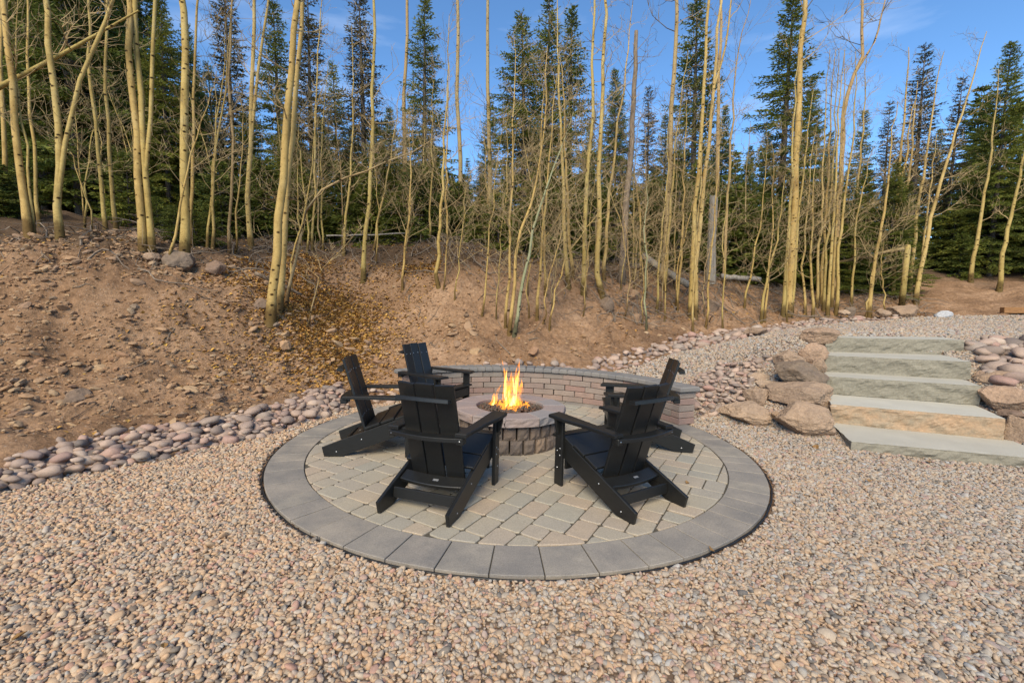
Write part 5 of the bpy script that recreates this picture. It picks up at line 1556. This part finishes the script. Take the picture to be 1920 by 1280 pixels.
aspen([(1686, 500), (1694, 420), (1706, 320), (1716, 200)], 9, 9, w=15.5, nb=22, b0=.3)
aspen([(1706, 556), (1712, 480), (1726, 360), (1746, 240), (1757, 150)], 9, 8.5, nb=24, b0=.25)
aspen([(1717, 568), (1728, 490), (1758, 360), (1797, 232), (1820, 160), (1836, 110)], 10, 8, nb=24, b0=.3, label='aspen leaning strongly right over the terrace')
aspen([(1724, 500), (1738, 400), (1752, 300)], 7, 7, w=15, nb=20, b0=.3)
aspen([(1820, 530), (1828, 470), (1846, 370), (1862, 250), (1870, 180)], 9, 7.5, nb=22, b0=.3, label='lone slim aspen near the right edge, left of two')
aspen([(1873, 546), (1882, 476), (1900, 380), (1918, 300), (1930, 220)], 10, 7.5, nb=20, b0=.35, label='lone slim aspen at the right frame edge')
# hung-up trunk crossing the upper left corner
A, B = pw(-420, 330, 8.0), pw(260, 20, 7.6)
T = Tubes(); pts = [A.lerp(B, k / 10) + Vector((0, 0, -.22 * math.sin(math.pi * k / 10))) for k in range(11)]
root = link('leaning_aspen', None, None, A)
T.add([tuple(p - A) for p in pts], [.095 - .0082 * k for k in range(11)], 9)
part('trunk', T.vf(), M_ASPEN, root, True)
T2 = Tubes(); rr = random.Random(5)
for k in range(16):
    t = rr.uniform(.45, 1); p = A.lerp(B, t) - A + Vector((0, 0, -.22 * math.sin(math.pi * t)))
    grow_branch(T2, p, Vector((.8, rr.gauss(0, .6), rr.uniform(-.2, .8))), rr.uniform(.5, 1.1), .012, rr)
part('crown', T2.vf(), M_AGROUND, root)
tag(root, 'fallen yellow aspen hung up diagonally across the upper left corner', 'tree')
# fill-in saplings
rr = random.Random(404)
for k in range(26):
    x = rr.uniform(560, 1500)
    X = (x - 960) / FPX
    w_ = rr.uniform(10.2, 14.5) + max(0, (x - 1300) / 500) * 2.2
    lean = rr.gauss(.02, .05) * 200 + (x - 960) * .03
    aspen([(x, 500), (x + lean * .4 + rr.gauss(0, 5), 400), (x + lean + rr.gauss(0, 8), 280)], rr.uniform(3.2, 5.5), rr.uniform(3.2, 6.5), w=w_, nb=20, b0=.2, blen=.95, kind='sapling', sub=2, mat=M_ASPEN if rr.random() < .6 else M_ASPEN_TAN)
for k in range(14):
    x = rr.uniform(880, 1330); y = rr.uniform(540, 620)
    aspen([(x, y), (x + rr.gauss(4, 8), y - 90), (x + rr.gauss(12, 22), y - 190)], rr.uniform(2.8, 4.2), 2.5, nb=22, b0=.15, blen=.75, kind='sapling', sub=2, mat=M_ASPEN if rr.random() < .5 else M_ASPEN_TAN)
for k in range(8):
    x = rr.uniform(10, 560)
    aspen([(x, 440), (x + rr.gauss(0, 12), 330), (x + rr.gauss(0, 20) + (x - 960) * .03, 200)], rr.uniform(3.2, 5.5), rr.uniform(4, 7), w=rr.uniform(9.5, 12.5), nb=16, b0=.25, blen=.95, kind='sapling', sub=2)
def zone(x):
    return 'on the left brow' if x < 560 else 'behind the seat wall' if x < 1160 else 'above the gravel path' if x < 1500 else 'behind the terrace'
groups_ = {}
for rec in ASPENS:
    if rec[4] is None:
        th = 'sapling' if rec[5] == 'sapling' else 'slim' if rec[2] < 6.5 else 'mid-sized'
        colr = 'tan' if rec[5] == 'tan' else 'yellow'
        key = (th if th == 'sapling' else th + ' ' + colr, zone(rec[1])); groups_.setdefault(key, []).append(rec)
for (kd, zn), recs in groups_.items():
    recs.sort(key=lambda r: (r[1], r[3]))
    for n, r_ in enumerate(recs):
        what = 'thin bare background sapling' if kd == 'sapling' else kd + ' bare aspen'
        r_[0]['label'] = f'{what} {zn}, {ordinal(n + 1)} of these from the left' if len(recs) > 1 else f'{what} {zn}, the only one of its size'
for r_ in ASPENS:
    if r_[4]: r_[0]['label'] = r_[4]

# ------------------------------------------------------------------ snags, stump and logs
p0, w0 = at(1166, 497)
w0 = 11.6
pts = [pw(x, y, w0) for x, y in ((1165, 498), (1170, 440), (1178, 340), (1186, 240), (1190, 150), (1194, 58))]
base = Vector((pts[0].x, pts[0].y, gz(pts[0].x, pts[0].y) - .05)); pts[0] = base.copy()
root = link('dead_tree', None, None, base)
pth, _ = smooth_path([p - base for p in pts], 14)
T = Tubes(); rr = random.Random(8)
T.add([tuple(p + Vector((rr.gauss(0, .012), rr.gauss(0, .012), 0))) for p in pth], [(.125 if i == 0 else .095) * (1 - .5 * i / 14) for i in range(15)], 9, True)
part('trunk', T.vf(), M_DEADBARK, root, True)
T = Tubes()
for k in range(64):
    t = rr.uniform(.06, .98); i = min(int(t * 14), 13); a = rr.uniform(0, 6.28)
    grow_branch(T, pth[i].lerp(pth[i + 1], t * 14 - i), Vector((math.cos(a), math.sin(a), rr.uniform(-.5, .5) + (.4 if t > .6 else -.25))), rr.uniform(.4, 1.1), .010, rr, 0, .25 if t > .5 else -.2, .25, 4, 3)
part('dead_branches', T.vf(), M_TWIG, root)
tag(root, 'dead broken-topped brown conifer trunk bristling with bare twigs', 'tree')
st_w = at(1333, 527)[1]; base = pw(1333, 528, st_w); base.z = gz(base.x, base.y) - .08
T = Tubes(); hh = 528 - 368
top = pw(1332, 368, st_w)
root = link('tree_stump', None, None, base)
T.add([(0, 0, 0), (.0, 0, .5), (-.02, 0, 1.2), (-.01, 0, (top - base).z * .92), (-.01, 0, (top - base).z)], [.15, .128, .12, .118, .105], 10, True)
v, f = T.vf(); rr = random.Random(3)
v = [(x + rr.gauss(0, .007), y + rr.gauss(0, .007), z + (rr.uniform(-.12, .07) if n >= 40 else 0)) for n, (x, y, z) in enumerate(v)]
part('trunk', (v, f), M_GREYWOOD, root)
tag(root, 'tall weathered grey broken stump standing among the aspens at right', 'stump')
def log(name, label, a, b, r0, r1, mat, cat='log', sag=0, n=9, lift=True):
    A, B = pw(*a), pw(*b)
    base = A.copy(); root = link(name, None, None, base)
    T = Tubes(); rr = random.Random(int(A.x * 100))
    pts = [A.lerp(B, k / n) - base + Vector((0, 0, -sag * math.sin(math.pi * k / n) + rr.gauss(0, .01))) for k in range(n + 1)]
    T.add([tuple(p) for p in pts], [r0 + (r1 - r0) * k / n for k in range(n + 1)], 9, True)
    part('trunk', T.vf(), mat, root, True)
    T = Tubes()
    for k in range(5):
        t = rr.uniform(.15, .95); q = (A.lerp(B, t) - base)
        grow_branch(T, q, Vector((rr.gauss(0, .6), rr.gauss(0, .4) - .4, rr.uniform(.2, 1))), rr.uniform(.15, .4), .01, rr, 1, .2)
    part('branch_stubs', T.vf(), M_TWIG, root)
    tag(root, label, cat, 'fallen logs in the wood')
log('fallen_log', 'thick grey fallen log lying down the slope left of the stump', (1205, 480, 13.2), (1292, 536, 12.4), .10, .095, M_GREYWOOD)
log('fallen_log', 'short weathered log end lying right of the grey stump', (1352, 518, 13.0), (1426, 524, 12.8), .075, .07, M_GREYWOOD)
log('fallen_log', 'slim yellow-green log propped on the broken post at right', (1562, 494, 14.4), (1694, 466, 14.0), .045, .06, M_ASPEN_TAN)
log('fallen_log', 'thin grey fallen pole across the brow left of centre', (612, 442, 10.9), (760, 438, 11.4), .02, .016, M_GREYWOOD)
log('fallen_log', 'thin tan fallen pole at the slope right of the blackened aspen', (1128, 512, 11.6), (1212, 500, 11.9), .02, .014, M_ASPEN_TAN)
log('fallen_log', 'dark thin log lying below the leaning double aspen', (478, 512, 8.3), (566, 552, 8.9), .04, .025, M_DEADBARK)
base = pw(1691, 570, 13.7); base.z = gz(base.x, base.y) - .05
root = link('broken_post', None, None, base)
T = Tubes(); tz = (pw(1695, 460, 13.7) - base).z
T.add([(0, 0, 0), (.02, 0, tz * .5), (.05, 0, tz * .95), (.05, 0, tz)], [.085, .075, .075, .055], 9, True)
part('trunk', T.vf(), M_ASPEN, root, True)
tag(root, 'snapped-off aspen trunk standing as a short post at right', 'stump', 'fallen logs in the wood')

# ------------------------------------------------------------------ conifers
def conifer_meshes(seed, H, Rm, step=.15, per=6, bare=.05, shape=.8, needle=(.10, .032), mat=None, skip=.12, droop=.3):
    rr = random.Random(seed)
    v, f = [], []
    WT = Tubes()
    WT.add([(0, 0, 0), (.01, 0, H * .3), (0, .01, H * .65), (0, 0, H)], [H * .0125, H * .0095, H * .0055, .004], 7)
    z = H * bare
    nl, nw = needle
    def tri(p, d, l, wd):
        s = d.cross(Vector((rr.gauss(0, 1), rr.gauss(0, 1), rr.gauss(0, 1))))
        if s.length < 1e-4: return
        s = s.normalized() * wd * .5; b = len(v)
        q = p + d * l; m = p + d * (l * .45)
        v.extend((tuple(p), tuple(m + s), tuple(q), tuple(m - s))); f.append((b, b + 1, b + 2, b + 3))
    while z < H * .985:
        t = z / H
        Lw = Rm * ((1 - t) ** shape) * (1 - .35 * max(0, (.18 - t) / .18)) + .06
        nb = per if t < .85 else max(3, per - 2)
        a0 = rr.uniform(0, 6.28)
        for k in range(nb):
            if rr.random() < skip: continue
            L = Lw * rr.uniform(.45, 1.25); a = a0 + 6.283 * k / nb + rr.gauss(0, .25)
            el = -.12 + .75 * t ** 1.6 + rr.gauss(0, .08)
            d = Vector((math.cos(a) * math.cos(el), math.sin(a) * math.cos(el), math.sin(el)))
            n = max(3, int(L / .09)); p = Vector((0, 0, z)); pts = [tuple(p)]
            for i in range(n):
                s = (i + 1) / n
                d = (d + Vector((0, 0, (-droop * (1 - s) + droop * 1.3 * s * s) / n * 1.4))).normalized()
                p = p + d * (L / n); pts.append(tuple(p))
                if s < .18 and L > .5: continue
                for sd in (-1, 1):
                    side = Vector((-d.y, d.x, 0)).normalized() * sd
                    l = min(.34 * L * (1.12 - s) + .07, .36) * rr.uniform(.7, 1.2)
                    td = (d * .75 + side * .8 + Vector((0, 0, rr.gauss(-.2, .15)))).normalized()
                    q = p.copy(); m = max(1, int(l / (nl * .62)))
                    for j in range(m):
                        for _ in range(3):
                            nd = (td + Vector((rr.gauss(0, .42), rr.gauss(0, .42), rr.gauss(.08, .38)))).normalized()
                            tri(q, nd, nl * rr.uniform(.75, 1.2), nw)
                        q = q + td * (l / m)
                    tri(q, td, nl, nw)
                tri(p, (d + Vector((rr.gauss(0, .3), rr.gauss(0, .3), .35))).normalized(), nl, nw)
            WT.add(pts[::max(1, len(pts) // 3)], [.011 * (1 - .8 * i / max(len(pts[::max(1, len(pts) // 3)]) - 1, 1)) + .002 for i in range(len(pts[::max(1, len(pts) // 3)]))], 3)
        z += step * rr.uniform(.75, 1.25) * (1.1 - .35 * t)
    for k in range(14):
        zz = rr.uniform(.02, max(bare, .12)) * H; a = rr.uniform(0, 6.28); L = rr.uniform(.3, .8) * Rm
        WT.add([(0, 0, zz), (math.cos(a) * L * .5, math.sin(a) * L * .5, zz - .03), (math.cos(a) * L, math.sin(a) * L, zz - .12)], [.012, .008, .003], 3)
    return mk_mesh('trunk', *WT.vf(), M_SPRUCEBARK, True), mk_mesh('crown', v, f, mat or M_NEEDLE), H
CON = {'broad': [conifer_meshes(1, 9, 1.95, .19, 8, droop=.45), conifer_meshes(2, 9, 1.75, .18, 8, shape=.85, droop=.4), conifer_meshes(12, 9, 2.1, .2, 8, shape=.95, droop=.55)],
       'narrow': [conifer_meshes(3, 9, 1.3, .21, 7, skip=.15, droop=.45), conifer_meshes(4, 9, 1.6, .23, 7, skip=.2, shape=1.0, droop=.4), conifer_meshes(14, 9, 1.5, .22, 7, .03, skip=.2, shape=.75, droop=.5)],
       'brown': [conifer_meshes(5, 9, 1.15, .2, 6, .3, mat=M_BROWNNEEDLE, skip=.25, droop=.1)],
       'young': [conifer_meshes(6, 2.4, .85, .13, 6, .02, .75, (.10, .04)), conifer_meshes(7, 2.0, .8, .13, 6, .02, .7, (.10, .04))],
       'far': [conifer_meshes(8, 9, 1.5, .27, 6, .03, needle=(.17, .07)), conifer_meshes(9, 9, 1.3, .3, 6, .03, needle=(.18, .07), skip=.2)]}
CONIF = []
def conifer(px, w, top, kind, widen=1.0, h=None):
    rr = random.Random(int(px * 31 + w * 7))
    q = pw(px, 480, w); z = gz(q.x, q.y) - .06
    H = h if h is not None else pw(px, top, w).z - z
    tm, cm, H0 = CON[kind][rr.randrange(len(CON[kind]))]
    s = H / H0
    root = link('spruce_tree', None, None, (q.x, q.y, z), (rr.gauss(0, .012), rr.gauss(0, .012), rr.uniform(0, 6.28)))
    sw = max(.5, min(s, 1.25)) * widen if kind != 'young' else s * widen
    for nm, me in (('trunk', tm), ('crown', cm)):
        link(nm, me, root, None, None, (sw, sw, s))
    tag(root, None, 'tree', 'spruces in the wood')
    CONIF.append((root, px, w, kind, top))
for a in ((20, 15, -150, 'broad'), (95, 13.5, -250, 'broad'), (160, 13, -320, 'broad', 1.1), (215, 15.5, -200, 'broad'), (262, 17, -60, 'broad'), (322, 13, 8, 'broad', .9), (300, 18, -120, 'broad'),
          (375, 17, 60, 'broad', .8), (450, 16, -40, 'brown'), (415, 20, 130, 'narrow'), (535, 16, 18, 'narrow', 1.1), (590, 15, -10, 'brown', 1.1), (640, 19, 130, 'narrow'), (690, 15, 5, 'brown', 1.25),
          (735, 20, 210, 'broad'), (795, 15, 4, 'narrow', 1.1), (762, 21, 270, 'broad'), (850, 24, 335, 'broad'), (917, 20, 190, 'narrow', 1.1), (882, 22, 300, 'narrow'), (985, 15, 45, 'narrow', 1.35), (1022, 16, 10, 'narrow', 1.2),
          (1064, 17, 36, 'narrow', 1.25), (1100, 22, 240, 'broad', .8), (1154, 19, 138, 'broad', .8), (1212, 20, 170, 'brown', .9), (1242, 20, 220, 'narrow'), (1295, 18, 12, 'narrow', 1.2), (1340, 20, 210, 'broad', .8),
          (1400, 20, 275, 'broad', .8), (1456, 17, 12, 'narrow', 1.35), (1505, 19, 160, 'broad', .75), (1545, 20, 250, 'broad', .8), (1600, 22, 210, 'narrow'), (1648, 19, 198, 'brown', 1.0), (1704, 19, 92, 'brown', 1.15),
          (1764, 20, 158, 'brown', 1.0), (1800, 21, 270, 'broad'), (1857, 17, 98, 'broad', .95), (1925, 17, 260, 'broad'), (1975, 16, 60, 'narrow'), (-70, 14, -100, 'broad'), (-20, 19, 0, 'broad'), (60, 18, -60, 'broad'), (130, 19, -100, 'broad'),
          (485, 20, 190, 'narrow'), (560, 21, 220, 'broad'), (670, 22, 240, 'broad'), (1270, 23, 270, 'broad'), (1430, 22, 250, 'broad'), (1735, 22, 250, 'broad'), (1890, 20, 300, 'broad')):
    conifer(*a)
for px, w, h in ((15, 9.6, 1.1), (-15, 9.3, 1.4), (42, 10.2, 1.3), (300, 9.4, .9), (330, 9.0, .8), (368, 9.2, .75), (392, 9.6, .9), (250, 11, 1.8), (420, 11.5, 1.9), (460, 12, 1.6), (500, 12.6, 2.2), (560, 12.8, 2.2), (610, 13, 2.0), (650, 12.8, 2.3), (690, 12.6, 1.9), (735, 12.4, 1.4), (780, 12.8, 2.2), (815, 13.4, 2.4),
                 (860, 13.6, 1.9), (900, 12.6, 1.4), (935, 12.2, 1.5), (985, 12.3, 1.4), (1020, 13, 2.0), (1070, 13.4, 2.2), (1110, 13.6, 2.0), (1150, 14, 2.3), (1205, 14.8, 2.5), (1255, 15, 2.3), (1290, 15.4, 2.9), (1375, 15.6, 3.1), (1405, 15, 2.6), (1440, 16, 2.7), (1495, 15.6, 2.2), (1535, 16.5, 2.6), (1575, 16.6, 2.0),
                 (1610, 18, 2.6), (1760, 18.5, 2.2), (1785, 17.6, 2.6), (1830, 18.2, 2.8), (1880, 18.4, 3.0), (1915, 18, 3.2), (1800, 17.0, 1.6)):
    conifer(px, w, None, 'young', 1.15, h)
rr = random.Random(21)
for k in range(34):
    px = 380 + k * 40 + rr.uniform(-14, 14)
    conifer(px, rr.uniform(13.2, 17.5) + max(0, px - 1200) / 300, None, rr.choice(('broad', 'narrow', 'broad')), 1.25, rr.uniform(2.6, 4.6))
rr = random.Random(12)
for k in range(44):
    px = -80 + k * 47 + rr.uniform(-15, 15)
    conifer(px, rr.uniform(24, 33), rr.uniform(285, 385) if 420 < px < 1800 else rr.uniform(120, 300), 'far', 1.2)
cg = {}
for rec in CONIF: cg.setdefault((rec[3], zone(rec[1])), []).append(rec)
cg2 = {}
for rec in CONIF:
    kd = rec[3] if rec[4] is not None or rec[3] == 'young' else 'mid ' + rec[3]
    cg2.setdefault((kd, zone(rec[1])), []).append(rec)
cg = cg2
nm = {'mid broad': 'mid-height bushy spruce among the trunks', 'mid narrow': 'mid-height slim spruce among the trunks', 'broad': 'broad dark green spruce', 'narrow': 'narrow spire-topped green spruce', 'brown': 'browning sparse spruce', 'young': 'young low bushy spruce', 'far': 'distant spruce behind the front trees'}
zz_ = {'on the left brow': 'left of the double aspen', 'behind the seat wall': 'behind the seat wall', 'above the gravel path': 'behind the gravel path', 'behind the terrace': 'behind the terrace'}
for (kd, zn), recs in cg.items():
    recs.sort(key=lambda r: r[1])
    for n, r_ in enumerate(recs):
        r_[0]['label'] = f'{nm[kd]} {zz_[zn]}, {ordinal(n + 1)} from the left' if len(recs) > 1 else f'{nm[kd]} {zz_[zn]}, the only one there'
